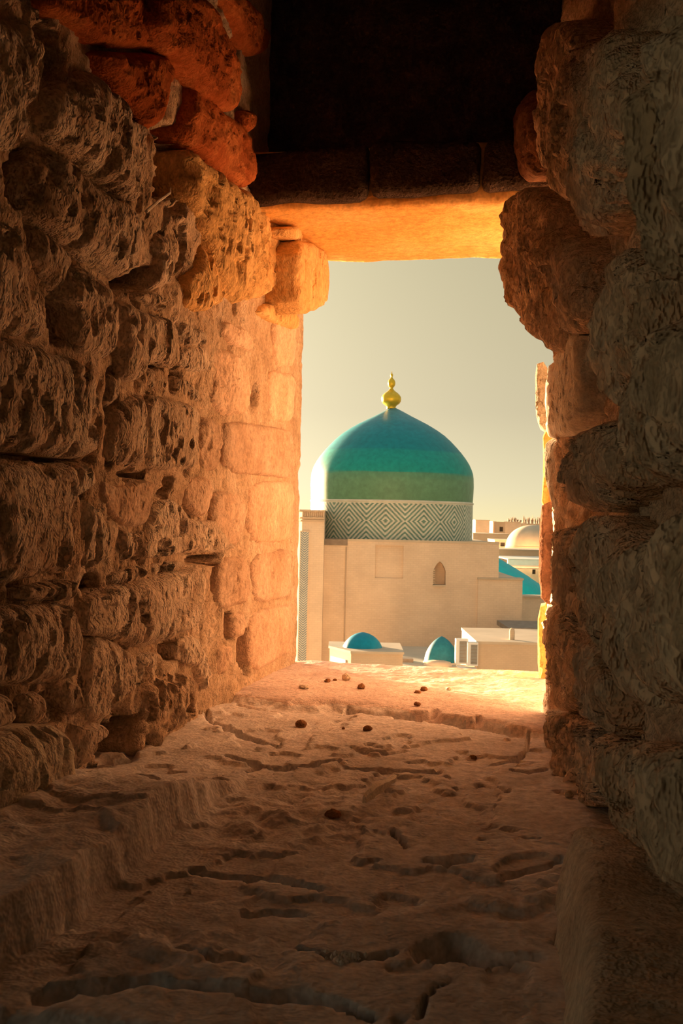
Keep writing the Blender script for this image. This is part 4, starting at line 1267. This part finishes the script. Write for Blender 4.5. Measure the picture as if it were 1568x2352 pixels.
# wood splinter
pa_, pb_ = floor_hit(836, 1858), floor_hit(906, 1799)
ax = pb_ - pa_
ln = np.linalg.norm(ax)
ax = ax / ln
sd_ = np.cross([0, 0, 1], ax)
upv = np.cross(ax, sd_)
V, F = [], []
nseg = 12
for k in range(nseg + 1):
    t = k / nseg
    wdt = 0.0085 * (0.35 + 1.3 * t if t < 0.35 else 0.95 - 0.25 * (t - 0.35)) * (1 if k < nseg else 0.6)
    thk = 0.008 * (0.5 + 0.5 * math.sin(PI * min(1, t * 1.2 + 0.15)))
    c = ax * ln * (t - 0.5) + upv * (0.014 + 0.003 * math.sin(t * 5))
    jit = 0.0012 * math.sin(k * 2.3)
    for s, u in ((-1, -1), (1, -1), (1.0, 0.4), (0.2, 1), (-0.9, 0.5)):
        V.append(c + sd_ * (s * wdt + jit) + upv * (u * thk))
for k in range(nseg):
    for s in range(5):
        b = k * 5
        F.append((b + s, b + (s + 1) % 5, b + 5 + (s + 1) % 5, b + 5 + s))
F += [(4, 3, 2, 1, 0), tuple(nseg * 5 + s for s in range(5))]
o = link('wood_splinter', mesh('wood_splinter', V, F), M['wood'], label='pale splinter of wood lying on the clay floor', cat='splinter')
o.location = tuple((pa_ + pb_) / 2)

# twig in the hole of the left wall
pts = [on_left(336, 486, 0.03), on_left(362, 463, 0.02), on_left(391, 443, 0.0), on_left(392, 424, -0.03)]
V, F = [], []
for k, p in enumerate(pts):
    rr = 0.0035 - 0.0006 * k
    for s in range(6):
        V.append(p - pts[0] + np.array([math.cos(s * PI / 3) * rr * 0.6, math.cos(s * PI / 3) * rr * 0.5, math.sin(s * PI / 3) * rr]))
for k in range(len(pts) - 1):
    for s in range(6):
        F.append((k * 6 + s, k * 6 + (s + 1) % 6, k * 6 + 6 + (s + 1) % 6, k * 6 + 6 + s))
F += [(5, 4, 3, 2, 1, 0), tuple(18 + s for s in range(6))]
o = link('twig', mesh('twig', V, F), M['wood'], label='thin bent twig stuck in the dark hole of the left wall', cat='twig')
o.location = tuple(pts[0])

# white crumbs near the bottom
V, F = [], []
for k in range(90):
    px_, py_ = rs.gauss(790, 18), rs.gauss(2200, 6)
    p = floor_hit(px_, py_)
    r = rs.uniform(0.0012, 0.0032)
    b = len(V)
    for dx, dy, dz in ((1, 0, 0), (-1, 0, 0), (0, 1, 0), (0, -1, 0), (0, 0, 1), (0, 0, -1)):
        V.append(p + np.array([dx, dy, dz]) * r * rs.uniform(0.7, 1.3) + np.array([0, 0, r * 0.6]))
    F += [(b + i, b + j, b + kk) for i, j, kk in ((0, 2, 4), (2, 1, 4), (1, 3, 4), (3, 0, 4), (2, 0, 5), (1, 2, 5), (3, 1, 5), (0, 3, 5))]
c0 = np.mean(V, 0)
o = link('plaster_crumbs', mesh('plaster_crumbs', np.array(V) - c0, F), M['salt'], label='sprinkle of white crumbs on the near floor', cat='crumbs', kind='stuff')
o.location = tuple(c0)
